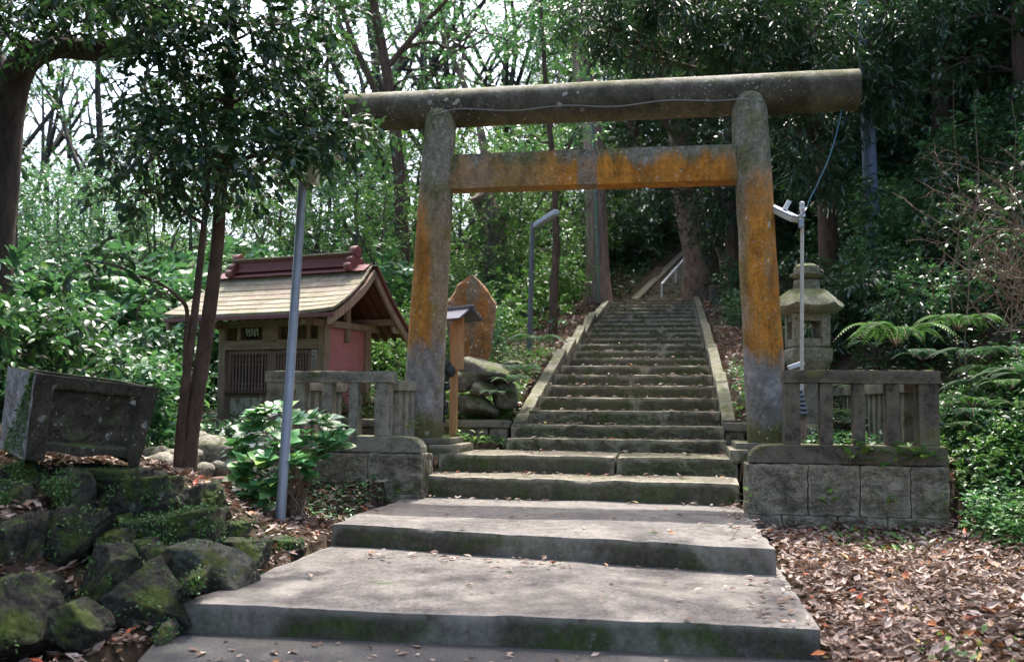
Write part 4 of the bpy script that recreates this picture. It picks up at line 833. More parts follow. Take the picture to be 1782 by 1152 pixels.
# small gravestone beside the upper stairs
g = at(1244, 545, 24); g.z = H(g.x, g.y); mb = MB(); mb.add(*rough_block(rect(g.x - .14, g.x + .14, g.y, g.y + .2), g.z - .1, g.z + .62, seg=.08, r=.05, amp=.01)); tag(mb.build('small_gravestone', M['fencedark'], None, smooth=True), 'little grey upright stone marker right of the staircase top', 'gravestone')

# ------------------------------------------------------------------ stone water basin (tilted)
Mb = Matrix.Rotation(R(8), 3, fwd) @ Matrix.Rotation(R(52), 3, 'Z')
bc = at(43, 800, 6.35)                                                # lower front-left corner
bas = empty('stone_basin', tuple(bc), 'tilted stone water basin with a carved front panel on the mossy rocks', 'basin')
BL, BWd, BH = .77, .62, .58
def bp(u, v, z): # flared box
    f = 1 + .1 * z / BH; return bc + Mb @ Vector(((u - BL / 2) * f + BL / 2 + .0, (v - BWd / 2) * f + BWd / 2, z))
def quadgrid(mb, fn, nu, nv):
    b = [[fn(i / nu, j / nv) for j in range(nv + 1)] for i in range(nu + 1)]; V = [p for r_ in b for p in r_]; k = nv + 1
    mb.add(V, [(i * k + j, (i + 1) * k + j, (i + 1) * k + j + 1, i * k + j + 1) for i in range(nu) for j in range(nv)])
def panel(u, v): # carved front: border frame, recessed field with worn relief, scalloped foot
    z = v * BH; d = 0; e = min((u - .15) / .02, (.87 - u) / .02, (v - .2) / .03, (.86 - v) / .03); e = max(0, min(1, e)); d = .035 * e
    if e >= 1: d -= .022 * max(0, mnoise.noise(Vector((u * 7, v * 7, 3))) + .1) + .012 * max(0, 1 - (abs(math.hypot((u - .38) / .17, (v - .52) / .26) - 1) * 6))
    if v < .15: zl = .06 + .05 * abs(math.sin(u * 6.3 + .3)) if .15 < u < .9 else 0; z = max(z, zl * BH * 1.1)
    p = bp(u * BL, d, z); return p + nvec(p, 9, .006)
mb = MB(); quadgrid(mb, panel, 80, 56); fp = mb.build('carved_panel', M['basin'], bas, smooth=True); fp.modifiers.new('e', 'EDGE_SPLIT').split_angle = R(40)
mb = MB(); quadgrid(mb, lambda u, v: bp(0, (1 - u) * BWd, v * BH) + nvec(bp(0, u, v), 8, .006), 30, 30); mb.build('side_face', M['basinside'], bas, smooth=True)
mb = MB(); quadgrid(mb, lambda u, v: bp(BL, u * BWd, v * BH), 20, 20); quadgrid(mb, lambda u, v: bp((1 - u) * BL, BWd, v * BH), 20, 20)
rim = .09; zi = BH - .25
for (a, b_, c_, d_) in (((0, 0), (BL, 0), (BL - rim, rim), (rim, rim)), ((BL, 0), (BL, BWd), (BL - rim, BWd - rim), (BL - rim, rim)), ((BL, BWd), (0, BWd), (rim, BWd - rim), (BL - rim, BWd - rim)), ((0, BWd), (0, 0), (rim, rim), (rim, BWd - rim))):
    mb.add([bp(*a, BH), bp(*b_, BH), bp(*c_, BH), bp(*d_, BH), bp(*c_, zi), bp(*d_, zi)], [(0, 1, 2, 3), (3, 2, 4, 5)])
mb.add([bp(rim, rim, zi), bp(BL - rim, rim, zi), bp(BL - rim, BWd - rim, zi), bp(rim, BWd - rim, zi)], [(0, 1, 2, 3)])
mb.build('trough', M['basin'], bas)

# ------------------------------------------------------------------ left rockery
D = [ # x0,x1,y0,y1 (px), depth, tilt, block, label
 (145, 306, 843, 903, 6.35, -5, .85, 'long flat-topped stone with creeper below the tree foot'),
 (213, 368, 897, 962, 5.95, -3, .85, 'block covered by small creeping leaves, in the middle of the rockery'),
 (297, 429, 958, 1014, 5.5, 3, .9, 'pale flat-topped block nearest the left edge of the lowest slab'),
 (77, 168, 874, 1008, 5.5, 18, .4, 'tall leaning grey stone left of the creeper covered block'),
 (139, 239, 970, 1082, 5.05, 12, .5, 'yellow-mossed boulder in the middle of the lower rockery'),
 (205, 300, 1004, 1104, 5.0, -32, .7, 'long slanting slab leaning against the corner of the lowest slab'),
 (-40, 76, 1030, 1156, 4.4, 5, .5, 'big dark mossy boulder in the bottom left corner'),
 (70, 176, 1048, 1124, 4.5, 15, .5, 'dark wedge-shaped rock right of the bottom corner boulder'),
 (28, 70, 908, 1022, 5.3, 10, .5, 'narrow upright dark rock left of the tall leaning stone'),
 (-20, 28, 920, 1015, 5.1, 0, .5, 'dark rock cut by the left picture edge above the corner boulder'),
 (-10, 66, 803, 858, 6.2, 0, .4, 'rounded mossy rock under the lichened side of the basin'),
 (84, 138, 822, 902, 6.0, -8, .5, 'rock hung with creeper beneath the basin front'),
 (108, 238, 818, 856, 6.45, 2, .85, 'flat ledge stone directly under the basin'),
 (322, 392, 850, 910, 6.9, -20, .3, 'knobbly twisted stone right of the tree foot'),
 (380, 432, 908, 946, 6.7, 8, .4, 'low dark stone beside the leaf litter path'),
 (380, 452, 946, 984, 6.2, 2, .8, 'thin mossy stone at the upper left edge of the lowest slab'),
 (448, 517, 938, 974, 6.9, 3, .4, 'moss-covered hump nearest the slanting edge of pale slab'),
 (238, 290, 955, 1022, 5.35, 10, .5, 'small upright stone between yellow-mossed boulder and pale block'),
 (172, 216, 920, 972, 5.6, -10, .5, 'small brown stone holding dead leaves left of the creeper block'),
 (225, 264, 940, 966, 5.6, 0, .5, 'little rounded stone with a dead leaf below the creeper block'),
 (312, 358, 1000, 1030, 5.05, -25, .6, 'small mossy wedge between pale block and lowest slab'),
 (262, 300, 1092, 1120, 4.8, -30, .6, 'pale broken stone chip at the foot of the slab corner'),
 (-10, 46, 850, 914, 5.8, 0, .5, 'dark rock with bright creeper at the left edge below the basin'),
 (160, 215, 1010, 1060, 5.2, 5, .5, 'dark stone in the gap behind the yellow-mossed boulder'),
 (40, 100, 1000, 1056, 4.9, -10, .5, 'dark stone half buried behind the wedge-shaped rock'),
 (300, 345, 905, 950, 6.3, 0, .5, 'dark stone behind the creeper covered block'),
]
creep = []
_rr = random.Random(5)
for k in range(48):
    D.append((lambda x, y, w: (x - w, x + w, y - w * .7, y + w * .7, float(np.interp(y, [820, 870, 930, 1000, 1100], [6.75, 6.4, 5.95, 5.45, 4.75])) + .15, _rr.uniform(-20, 20), _rr.uniform(.3, .6), 'x'))(_rr.uniform(-10, 290) if k < 34 else _rr.uniform(-20, 110), _rr.uniform(840, 1090) if k < 34 else _rr.uniform(850, 1020), _rr.uniform(18, 36)))
for i, (x0, x1, y0, y1, d, tilt, blk, lab) in enumerate(D):
    c_ = at((x0 + x1) / 2, (y0 + y1) / 2, d + .28); wd = (x1 - x0) * d / FPX; hh = (y1 - y0) * d / FPX; dp = max(.3, min(.55, (wd + hh) * .5))
    pale = i in (2, 21); fill = lab == 'x'
    if fill: lab = 'small dark stone wedged in the gaps of the left rockery'
    ob = rock('rock', c_ + Vector((0, dp * .15, 0)), (wd * 1.06, dp * 1.1, hh * 1.22), (random.uniform(-6, 6), tilt, 9 + random.uniform(-12, 12)), 100 + i, M['rock2'] if pale else M['rock'], lab, 'rock', 'gap stones of the left rockery' if fill else None, amp=.1 if blk < .7 else .05, blocky=blk if blk < .7 else .97, planes=8 if blk < .7 else 2, sub=5, crack=.3 if blk < .7 else .12)
    creep.append((ob, i))
# rounded stones behind the tree and a mossy log
for i, (px, py, d, wd, lab) in enumerate([(366, 792, 9.4, .3, 'largest rounded pale stone behind the double tree trunk'), (345, 772, 9.9, .2, 'rounded pale stone behind the largest one, near shrine base'), (338, 800, 9.2, .18, 'pale stone directly right of the double trunk'), (356, 822, 9.1, .15, 'small brown stone above the mossy log'),
        (395, 790, 9.4, .22, 'brownish stone beside the broad-leaved shrub'), (402, 818, 9.2, .17, 'low stone between log and broad-leaved shrub'), (284, 812, 8.8, .2, 'white mottled stone left of the double trunk'), (300, 800, 9.3, .16, 'small stone between basin and double trunk'), (380, 815, 9.2, .13, 'tiny stone behind the mossy log end'), (268, 795, 9.5, .2, 'half hidden stone behind the right edge of the basin')]):
    rock('stone', at(px, py, d), (wd * 1.3, wd * 1.2, wd * 1.05), (0, 0, i * 40), 200 + i, M['boulder'], lab, 'stone', amp=.05, blocky=.15, planes=3, sub=3)
mb = MB(); mb.tube([at(328, 848, 8.6), at(345, 841, 8.6), at(380, 838, 8.6), at(418, 836, 8.6)], [.035, .05, .048, .042], 12); tag(mb.build('log', M['gnarl'], None, smooth=True), 'short mossy log lying on dead leaves behind the rockery', 'log')

# ================================================================== plants
def unit(a): return a / np.maximum(np.linalg.norm(a, axis=-1, keepdims=True), 1e-9)
LEAF2 = (np.array([(0, 0, 0), (-.25, .5, .06), (.25, .5, .06), (0, 1, -.04)], float), np.array([(0, 2, 3), (0, 3, 1)]))
LEAF8 = (np.array([(0, 0, 0), (-.2, .28, .05), (0, .3, 0), (.2, .28, .05), (-.21, .66, .03), (0, .68, -.02), (.21, .66, .03), (0, 1, -.12)], float),
         np.array([(0, 2, 1), (0, 3, 2), (1, 2, 5), (1, 5, 4), (2, 3, 6), (2, 6, 5), (4, 5, 7), (5, 6, 7)]))
BROAD = (LEAF8[0] * np.array([1.5, 1, 1.2]), LEAF8[1])
NARROW = (LEAF2[0] * np.array([.42, 1, 1]), LEAF2[1])
CURL = (np.array([(0, 0, 0.02), (-.24, .45, .13), (0, .5, 0), (.24, .45, .1), (0, 1, .1)], float), np.array([(0, 2, 1), (0, 3, 2), (1, 2, 4), (2, 3, 4)]))
def leaves(tm, P, A, N, Ln):
    A = unit(A); X = unit(np.cross(A, N)); Z = np.cross(X, A); tv, tf = tm
    V = P[:, None] + Ln[:, None, None] * (tv[None, :, 0:1] * X[:, None] + tv[None, :, 1:2] * A[:, None] + tv[None, :, 2:3] * Z[:, None])
    F = tf[None] + (np.arange(len(P)) * len(tv))[:, None, None]
    return V.reshape(-1, 3), F.reshape(-1, 3)
def sprays(r_, C, Rd, nt, lpt, tlen, ll, droop=.25, flat=.75, upn=1.0):
    """leafy twigs inside ellipsoidal clumps; returns leaf arrays and twig segments"""
    C = np.asarray(C, float); Rd = np.asarray(Rd, float); k = len(C)
    rm = np.sort(Rd)[len(Rd) // 2]; ci = np.repeat(np.arange(k), np.maximum(2, (nt * np.minimum(1.6, (Rd / rm) ** 2)).astype(int))); n = len(ci)
    d = unit(r_.normal(size=(n, 3))); rad = r_.uniform(.12, 1, n) ** .6
    p = C[ci] + d * (rad * Rd[ci])[:, None] * np.array([1, 1, flat])
    td = unit(d * .8 + r_.normal(size=(n, 3)) * .55 + np.array([0, 0, -droop])); L = tlen * r_.uniform(.6, 1.3, n)
    s = (np.arange(lpt) + .5) / lpt
    P = p[:, None] + td[:, None] * (L[:, None] * s[None])[:, :, None]
    side = unit(np.cross(td, np.array([0, 0, 1.0]) + r_.normal(size=(n, 3)) * .3)); sg = np.where(np.arange(lpt) % 2, 1, -1)
    A = td[:, None] * .75 + side[:, None] * sg[None, :, None] * .8 + r_.normal(size=(n, lpt, 3)) * .28 + np.array([0, 0, -droop * .8])
    Nn = np.array([0, 0, upn]) + r_.normal(size=(n, lpt, 3)) * .42
    ln = ll * r_.uniform(.65, 1.25, (n, lpt))
    return P.reshape(-1, 3), A.reshape(-1, 3), Nn.reshape(-1, 3), ln.ravel(), p, p + td * L[:, None]
def tubes_np(segs, r0, n=3):
    """thin prisms for many twigs: segs (k,2,3)"""
    a, b = segs[:, 0], segs[:, 1]; t = unit(b - a); x = unit(np.cross(t, np.array([.3, .2, .9]))); y = np.cross(t, x)
    V = []; ang = np.arange(n) * 2 * np.pi / n
    ra = a[:, None] + r0 * (x[:, None] * np.cos(ang)[None, :, None] + y[:, None] * np.sin(ang)[None, :, None])
    rb = b[:, None] + r0 * .4 * (x[:, None] * np.cos(ang)[None, :, None] + y[:, None] * np.sin(ang)[None, :, None])
    V = np.concatenate([ra, rb], 1).reshape(-1, 3); base = (np.arange(len(a)) * 2 * n)[:, None, None]
    f = np.array([(i, (i + 1) % n, (i + 1) % n + n, i + n) for i in range(n)])[None] + base
    return V, f.reshape(-1, 4)
def wob(a, b, n, amp, seed, sag=0.0):
    a = Vector(a); b = Vector(b); out = []; L = (b - a).length
    for i in range(n + 1):
        u = i / n; p = a.lerp(b, u); k = math.sin(math.pi * u)
        p += mnoise.noise_vector(Vector((u * 2.3 + seed * 7.1, seed * 3.3, u))) * amp * L * k; p.z += sag * L * k; out.append(p)
    return out
def make_tree(name, trunks, clumps, lp, barkm, leafm, label, cat='tree', group=None, seed=1, branch_r=.03, base=None, nb=16):
    """trunks: list of (points, radii); clumps: list of (centre, radius, trunk idx or None). Everything in world coordinates."""
    r_ = np.random.default_rng(seed); base = Vector(trunks[0][0][0]) if base is None else Vector(base)
    root = empty(name, tuple(base), label, cat, group)
    mb = MB(); allp = []
    for ti, (pts, rad) in enumerate(trunks):
        # resample smoothly
        P = [Vector(p) for p in pts]; Q = []; RR = []
        for i in range(len(P) - 1):
            p0 = P[max(i - 1, 0)]; p1 = P[i]; p2 = P[i + 1]; p3 = P[min(i + 2, len(P) - 1)]
            for k in range(6):
                t = k / 6; q = .5 * ((2 * p1) + (p2 - p0) * t + (2 * p0 - 5 * p1 + 4 * p2 - p3) * t * t + (3 * p1 - p0 - 3 * p2 + p3) * t ** 3); Q.append(q); RR.append(rad[i] + (rad[i + 1] - rad[i]) * t)
        Q.append(P[-1]); RR.append(rad[-1]); mb.tube(Q, RR, nb if RR[0] > .06 else 8); allp += [(q, r, ti) for q, r in zip(Q, RR)]
    for ci, cl in enumerate(clumps):
        c, rd = Vector(cl[0]), cl[1]; cand = [a for a in allp if len(cl) < 3 or cl[2] is None or a[2] == cl[2]]
        # attach lower than the clump so that the branch rises
        q = min(cand, key=lambda a: (a[0] - c).length + max(0, a[0].z - c.z + .25 * (Vector((a[0].x - c.x, a[0].y - c.y)).length)) * 1.4)
        L = (c - q[0]).length; r0 = min(q[1] * .75, branch_r * (0.5 + L * .35))
        pts = wob(q[0], c, 7, .22, seed * 13 + ci, .08); mb.tube(pts, [r0 + (r0 * .25 - r0) * (i / 7) for i in range(8)], 6)
        for s in range(3):
            e = c + Vector(r_.normal(size=3)) * rd * .6; st = pts[4 + s]; mb.tube(wob(st, e, 4, .2, ci * 3 + s), [r0 * .4, r0 * .33, r0 * .26, r0 * .2, r0 * .1], 4)
    tr = mb.build('trunk', barkm, root, smooth=True)
    if not clumps: return root
    C = [tuple(Vector(c[0]) - base) for c in clumps]; Rd = [c[1] for c in clumps]
    P, A, Nn, ln, ta, tb = sprays(r_, C, Rd, lp['nt'], lp['lpt'], lp['tl'], lp['ll'], lp.get('droop', .25), lp.get('flat', .7))
    V, F = leaves(lp['tm'], P, A, Nn, ln); cr = link_mesh('crown', np_mesh('crown', V, F, True), leafm, root)
    Vt, Ft = tubes_np(np.stack([ta, tb], 1), lp['tl'] * .012); tag(link_mesh('twigs', np_mesh('twigs', Vt, Ft), barkm, root), kind='stuff')
    return root
def copy_thing(root, loc, rz, sc, label=None, group=None):
    c = root.copy(); COL.objects.link(c); c.location = loc; c.rotation_euler = (0, 0, rz); c.scale = (sc, sc, sc) if not hasattr(sc, '__len__') else sc
    if label: c['label'] = label
    if group: c['group'] = group
    for ch in root.children:
        d = ch.copy(); COL.objects.link(d); d.parent = c
    return c

# ---- foreground double-trunk tree
tA = [at(325, 874, 8.05), at(330, 770, 8.05), at(350, 640, 8.05), at(366, 530, 8.05), at(378, 430, 8.05), at(386, 310, 8.05), at(397, 200, 8.05), at(405, 90, 8.05), at(408, -30, 8.0), at(420, -170, 8.0)]
tB = [at(308, 870, 8.0), at(313, 770, 7.98), at(324, 660, 7.95), at(336, 570, 7.92), at(347, 470, 7.9), at(355, 390, 7.9), at(362, 300, 7.85), at(352, 190, 7.8), at(340, 80, 7.7)]
tC = [at(323, 660, 7.95), at(323, 600, 7.9), at(326, 550, 7.85), at(318, 525, 7.75), at(280, 495, 7.6), at(235, 478, 7.4), at(200, 462, 7.3), at(160, 455, 7.2)]
cl = []
for (px, py, d, r_) in [(275, 185, 7.6, .34), (300, 125, 7.7, .4), (250, 265, 7.5, .4), (330, 240, 7.6, .4), (420, 175, 7.7, .42), (470, 255, 7.6, .42), (520, 215, 7.8, .42), (560, 255, 7.7, .32), (625, 236, 7.9, .24), (662, 222, 8.0, .16), (455, 110, 7.7, .4), (350, 65, 7.7, .4), (260, 50, 7.6, .36),
                       (500, 60, 8.2, .34), (555, 140, 8.0, .3), (235, 330, 7.5, .3), (330, 320, 7.6, .32), (435, 320, 8.3, .34), (390, 270, 7.4, .36), (600, 212, 7.9, .2), (560, 25, 8.2, .36), (420, 30, 7.5, .4), (290, 0, 7.5, .45), (180, -40, 7.2, .5), (480, -60, 7.8, .5), (350, 180, 8.6, .42), (280, 210, 8.6, .4), (490, 170, 8.7, .4), (110, 300, 9, .0)][:-1]:
    cl.append((at(px, py, d), r_))
for (px, py, d, r_) in [(185, 448, 7.3, .13), (150, 462, 7.2, .15), (260, 500, 7.5, .1)]: cl.append((at(px, py, d), r_, 2))
make_tree('broadleaf_tree', [(tA, [.092, .072, .064, .058, .054, .05, .046, .038, .028, .016]), (tB, [.052, .043, .038, .034, .03, .026, .022, .017, .01]), (tC, [.022, .02, .018, .016, .013, .011, .008, .005])], cl,
          dict(tm=LEAF8, nt=42, lpt=7, tl=.2, ll=.09, droop=.35, flat=.62), M['barkdark'], M['leafdark'], 'dark broadleaf tree with two slender trunks rising from the rockery in front', seed=5, branch_r=.022)
# ---- bent tree on the far left
bp_ = [at(-15, 560, 9.2), at(-4, 420, 9.2), at(8, 300, 9.2), at(16, 190, 9.2), at(40, 110, 9.1), at(95, 84, 9.0), at(160, 88, 8.9), at(220, 82, 8.8), at(262, 60, 8.8), at(300, 0, 8.8), at(330, -90, 8.8)]
bp_[0].z = H(bp_[0].x, bp_[0].y) - .2
bp2 = [at(10, 250, 9.2), at(0, 150, 9.2), at(-25, 60, 9.2), at(-40, -60, 9.2), at(-30, -200, 9.0)]
cl = [(at(px, py, d), r_) for px, py, d, r_ in [(60, 40, 8.6, .4), (130, 20, 8.6, .45), (0, 30, 8.4, .4), (200, 20, 8.6, .4), (-40, 0, 8.4, .5), (80, -30, 8.4, .5), (250, -30, 8.7, .5), (160, -70, 8.4, .5), (20, -90, 8.4, .6), (330, -120, 8.7, .6), (-60, 90, 8.3, .4), (95, 62, 8.2, .2)]]
make_tree('bent_tree', [(bp_, [.2, .15, .14, .145, .14, .105, .1, .095, .085, .06, .04]), (bp2, [.13, .12, .1, .08, .05])], cl, dict(tm=LEAF8, nt=45, lpt=7, tl=.2, ll=.09, droop=.3, flat=.6), bark('dark_brown_bark', (0.045, 0.034, 0.03), (0.105, 0.082, 0.074), 4, .7, .3), M['leafdark'], 'tree at the left edge whose thick trunk bends over to the right', seed=8, branch_r=.03)

# ---- prototype forest trees (local, base at origin); then copies
def proto(name, seed, Ht, r0, ncl, zlo, spread, crad, lp, barkm, leafm, label, group, lean=.06, fork=0):
    r_ = random.Random(seed); pts = []; x = y = 0
    for k in range(7):
        u = k / 6; pts.append(Vector((x, y, Ht * u - .3 * (k == 0)))); x += r_.uniform(-lean, lean) * Ht / 5; y += r_.uniform(-lean, lean) * Ht / 5
    trunks = [(pts, [r0 * 1.25, r0 * .95, r0 * .85, r0 * .72, r0 * .55, r0 * .38, r0 * .15])]
    for f_ in range(fork):
        i = r_.randint(1, 3); a = r_.uniform(0, 6.28); p = pts[i]; L = Ht * r_.uniform(.35, .5)
        trunks.append(([p, p + Vector((math.cos(a) * L * .22, math.sin(a) * L * .22, L * .3)), p + Vector((math.cos(a) * L * .42, math.sin(a) * L * .42, L * .65)), p + Vector((math.cos(a + .4) * L * .6, math.sin(a + .4) * L * .6, L))], [r0 * .6, r0 * .5, r0 * .36, r0 * .12]))
    cls = []
    for k in range(ncl):
        u = (k + r_.random()) / ncl; z = Ht * (zlo + (1.02 - zlo) * u); a = k * 2.4 + r_.uniform(-.5, .5); rr = spread * (math.sin(math.pi * min(1, .15 + u * .8)) ** .7) * r_.uniform(.35, 1)
        cls.append((Vector((math.cos(a) * rr, math.sin(a) * rr, z)), crad * r_.uniform(.7, 1.25)))
    t = make_tree(name, trunks, cls, lp, barkm, leafm, label, 'tree', group, seed=seed, branch_r=.045, base=(0, 0, 0), nb=10)
    return t
PR = {}
GS = 'slender open-crowned trees of the hillside'; GD = 'dense dark evergreens of the wooded bank'
PR['s1'] = proto('slender_tree', 21, 13, .16, 17, .42, 2.4, .75, dict(tm=LEAF2, nt=26, lpt=7, tl=.3, ll=.12, droop=.15), M['barkblack'], M['leafmid'], 'slender grey-trunked tree', GS, .14, 4)
PR['s2'] = proto('slender_tree', 22, 11, .13, 13, .38, 2.2, .65, dict(tm=LEAF2, nt=24, lpt=7, tl=.3, ll=.12, droop=.15), M['barkblack'], M['leafmid'], 'slender grey-trunked tree', GS, .2, 5)
PR['s3'] = proto('slender_tree', 23, 12, .14, 9, .5, 2.6, .6, dict(tm=LEAF2, nt=16, lpt=7, tl=.3, ll=.12, droop=.1), M['barkblack'], M['leafdark'], 'slender grey-trunked tree', GS, .2, 6)
PR['d1'] = proto('evergreen_tree', 31, 12, .22, 40, .1, 2.9, .95, dict(tm=LEAF2, nt=70, lpt=7, tl=.32, ll=.15, droop=.3), M['barkdark'], M['leafdark'], 'dense dark evergreen', GD, .05, 1)
PR['d2'] = proto('evergreen_tree', 32, 14, .25, 44, .12, 3.2, 1.0, dict(tm=NARROW, nt=95, lpt=9, tl=.34, ll=.2, droop=.45), M['barkdark'], M['leafneedle'], 'dense dark evergreen', GD, .05, 1)
PR['d3'] = proto('evergreen_tree', 33, 10, .18, 32, .1, 2.7, .95, dict(tm=LEAF2, nt=70, lpt=7, tl=.3, ll=.14, droop=.25), M['barkgrey'], M['leafdark'], 'dense dark evergreen', GD, .06, 2)
PR['u1'] = proto('understory_tree', 26, 5.2, .07, 22, .12, 1.6, .6, dict(tm=LEAF2, nt=48, lpt=7, tl=.24, ll=.1, droop=.15), M['barkgrey'], M['leafmid'], 'light', 'x', .1, 2)
PR['u2'] = proto('understory_tree', 27, 4.6, .06, 18, .15, 1.5, .55, dict(tm=LEAF2, nt=44, lpt=7, tl=.24, ll=.095, droop=.1), M['barkgrey'], M['leafbright'], 'light', 'x', .1, 2)
used = set()
def put(key, px, d, sc=1, rz=None, label=None, group=None, dz=0):
    p = at(px, 640, d); z = H(p.x, p.y) - .1 + dz; rz = random.uniform(0, 6.28) if rz is None else rz
    if key in used: return copy_thing(PR[key], (p.x, p.y, z), rz, sc, label, group)
    used.add(key); o = PR[key]; o.location = (p.x, p.y, z); o.rotation_euler.z = rz; o.scale = (sc,) * 3
    if label: o['label'] = label
    if group: o['group'] = group
    return o
lab_l = 'slender open-crowned tree standing against the bright sky in the left half'
for key, px, d, sc in [('s1', 160, 25, .8), ('s3', 105, 31, .85), ('s2', 40, 36, .9), ('s1', 640, 27, .9), ('s3', 690, 24, 1), ('s2', 665, 33, 1.1), ('s3', 735, 30, 1.05), ('s3', 755, 36, 1.1), ('s3', 790, 27, 1.1), ('s2', 575, 31, 1), ('s1', 525, 38, 1.1), ('s3', 838, 33, 1.15), ('s1', 885, 40, 1.1), ('s2', 930, 33, 1.05), ('s3', 215, 44, 1.1), ('s2', 330, 36, .9), ('s3', 480, 30, 1), ('s3', 270, 30, .8), ('s2', 110, 50, 1.2), ('s1', -60, 30, 1), ('s3', -120, 22, .9)]:
    put(key, px, d, sc, None, lab_l, GS)
lab_u = 'small leafy tree in the bright understory of the left hillside'
for key, px, d, sc in [('u1', 20, 17, .75), ('u1', 90, 20, .8), ('u1', 170, 19, .75), ('u2', 260, 21, .8), ('u1', 330, 20, .85), ('u1', 420, 22, .9), ('u2', 480, 19, .8), ('u1', 545, 21, .9), ('u1', 610, 20, .9), ('u2', 660, 18, .75), ('u2', 640, 24, 1.1), ('u2', 720, 26, 1.1), ('u2', 800, 24, 1), ('u2', 850, 21, .8), ('u2', 905, 22, .9), ('u2', 960, 25, .9), ('u2', 820, 30, 1.3), ('u2', 890, 29, 1.2), ('u2', 985, 31, 1.2), ('u1', 560, 27, 1.2), ('u1', 130, 27, .9), ('u1', -20, 24, 1), ('u1', 220, 30, .9), ('u1', 700, 32, 1.4), ('u2', 380, 28, 1)]: put(key, px, d, sc, None, lab_u, 'understory trees of the left hillside')
lab_r = 'dense dark evergreen filling the wooded bank on the right half'
for key, px, d, sc in [('d1', 1110, 36, 1.1), ('d2', 1290, 24, 1), ('d1', 1385, 27, 1), ('d2', 1455, 21, .9), ('d3', 1570, 23, 1), ('d1', 1640, 19, .9), ('d2', 1725, 22, 1), ('d1', 1810, 17, .85), ('d3', 1500, 32, 1.2), ('d1', 1335, 35, 1.2), ('d2', 1235, 43, 1.3), ('d3', 1165, 46, 1.3), ('d1', 1030, 42, 1.1), ('d3', 975, 50, 1.2), ('d2', 1600, 32, 1.3), ('d1', 1720, 33, 1.4), ('d2', 1430, 40, 1.5), ('d1', 1860, 25, 1.2), ('d3', 1930, 18, 1), ('d2', 1080, 56, 1.5), ('d1', 1300, 58, 1.7), ('d2', 1560, 48, 1.8), ('d1', 1800, 42, 1.7), ('d3', 940, 60, 1.4), ('d2', 2000, 30, 1.4)]:
    put(key, px, d, sc, None, lab_r, GD)
# unseen trees added beside and behind the camera to shade the foreground
lab_b = 'unseen broad evergreen added beside the path for shade'
def putxy(key, x, y, sc, label, group):
    return copy_thing(PR[key], (x, y, H(x, y) - .1), random.uniform(0, 6.28), sc, label, group)
SHADE = [('d1', -7.6, 3.6, 1.0), ('d3', -8.6, 7.6, .9), ('d1', 7.5, 3.0, .9), ('d3', -5.5, -1.5, 1.1), ('d1', 3.8, -3.5, 1.1)]
for key, x, y, sc in SHADE: putxy(key, x, y, sc, lab_b, 'unseen shade evergreens beside the path')

# unseen tree added on the right bank: its high limbs shade slabs and rockery
oc = [((-1.6, 8.2, 9.4), 1.1), ((-.6, 9.4, 10.0), 1.1), ((.4, 8.4, 9.2), 1.0), ((-2.4, 9.8, 10.4), 1.0), ((1.2, 10.4, 10.6), 1.1), ((-1.2, 10.9, 11.0), 1.0), ((.2, 11.6, 11.2), .9), ((2.0, 8.9, 9.4), 1.0), ((-.8, 7.2, 9.0), .9), ((2.6, 11.4, 10.4), 1.0), ((3.2, 9.9, 9.8), 1.0), ((-3.0, 8.6, 9.8), .9), ((1.0, 7.4, 9.0), .9), ((-2.0, 7.0, 9.2), .9), ((3.8, 8.4, 9.0), 1.0), ((-.2, 9.0, 11.6), 1.0), ((-1.5, 8.3, 8.6), 1.2), ((-2.2, 7.6, 9.0), 1.2), ((-.9, 8.8, 8.8), 1.1), ((-2.8, 7.7, 8.6), 1.1), ((1.9, 9.6, 9.8), 1.0), ((.5, 9.2, 9.0), 1.0)]
zb_ = H(6.2, 8.4)
make_tree('added_shade_tree', [([Vector((6.2, 8.4, zb_ - .2)), Vector((6.0, 8.4, zb_ + 3)), Vector((5.4, 8.6, zb_ + 5.6)), Vector((3.6, 9.0, 9.0)), Vector((1.2, 9.2, 9.8)), Vector((-1.2, 9.0, 10.0)), Vector((-2.6, 8.8, 10.2))], [.3, .25, .22, .17, .12, .08, .04])], oc,
          dict(tm=LEAF2, nt=54, lpt=7, tl=.3, ll=.15, droop=.2), M['barkgrey'], M['leafdark'], 'unseen tall evergreen added right of the path to shade slabs and rockery', seed=61, branch_r=.04)
# ---- individual trunks near the stairs
def wtree(*a, **k): return make_tree(*a, **k)
c0 = at(1040, 545, 26.5); c0.z = H(c0.x, c0.y) - .3
wtree('cedar_tree', [([c0, at(1040, 525, 26.5), at(1040, 480, 26.5), at(1038, 400, 26.5), at(1036, 335, 26.5), at(1030, 215, 26.5), at(1012, 110, 26.5), at(1003, 40, 26.5), at(1000, -80, 26.5), at(1000, -220, 26.5)], [.55, .43, .34, .3, .29, .27, .24, .2, .16, .1])],
      [(at(px, py, 26 + dd), r_) for px, py, dd, r_ in [(960, 20, 0, 1), (1050, -20, 1, 1.1), (990, -90, -1, 1.2), (1060, 60, 1, .8), (940, 80, 1, .8), (1020, 150, 2, .7)]],
      dict(tm=LEAF2, nt=60, lpt=7, tl=.35, ll=.16), M['cedar'], M['leafdark'], 'straight cedar with reddish fibrous bark beside the staircase top', seed=41, branch_r=.06)
mb = MB(); mb.tube([at(1041, 540, 26.1), at(1040, 440, 26.05), at(1036, 335, 26.1), at(1030, 215, 26.1)], [.05, .05, .045, .04], 8); tag(mb.build('pale_pipe', paint('green_grey_pipe', (0.2, 0.27, 0.22), .6), None, smooth=True), 'pale green pipe fixed upright against the cedar trunk', 'pipe')
c1 = at(1222, 500, 27.5); c1.z = H(c1.x, c1.y) - .3
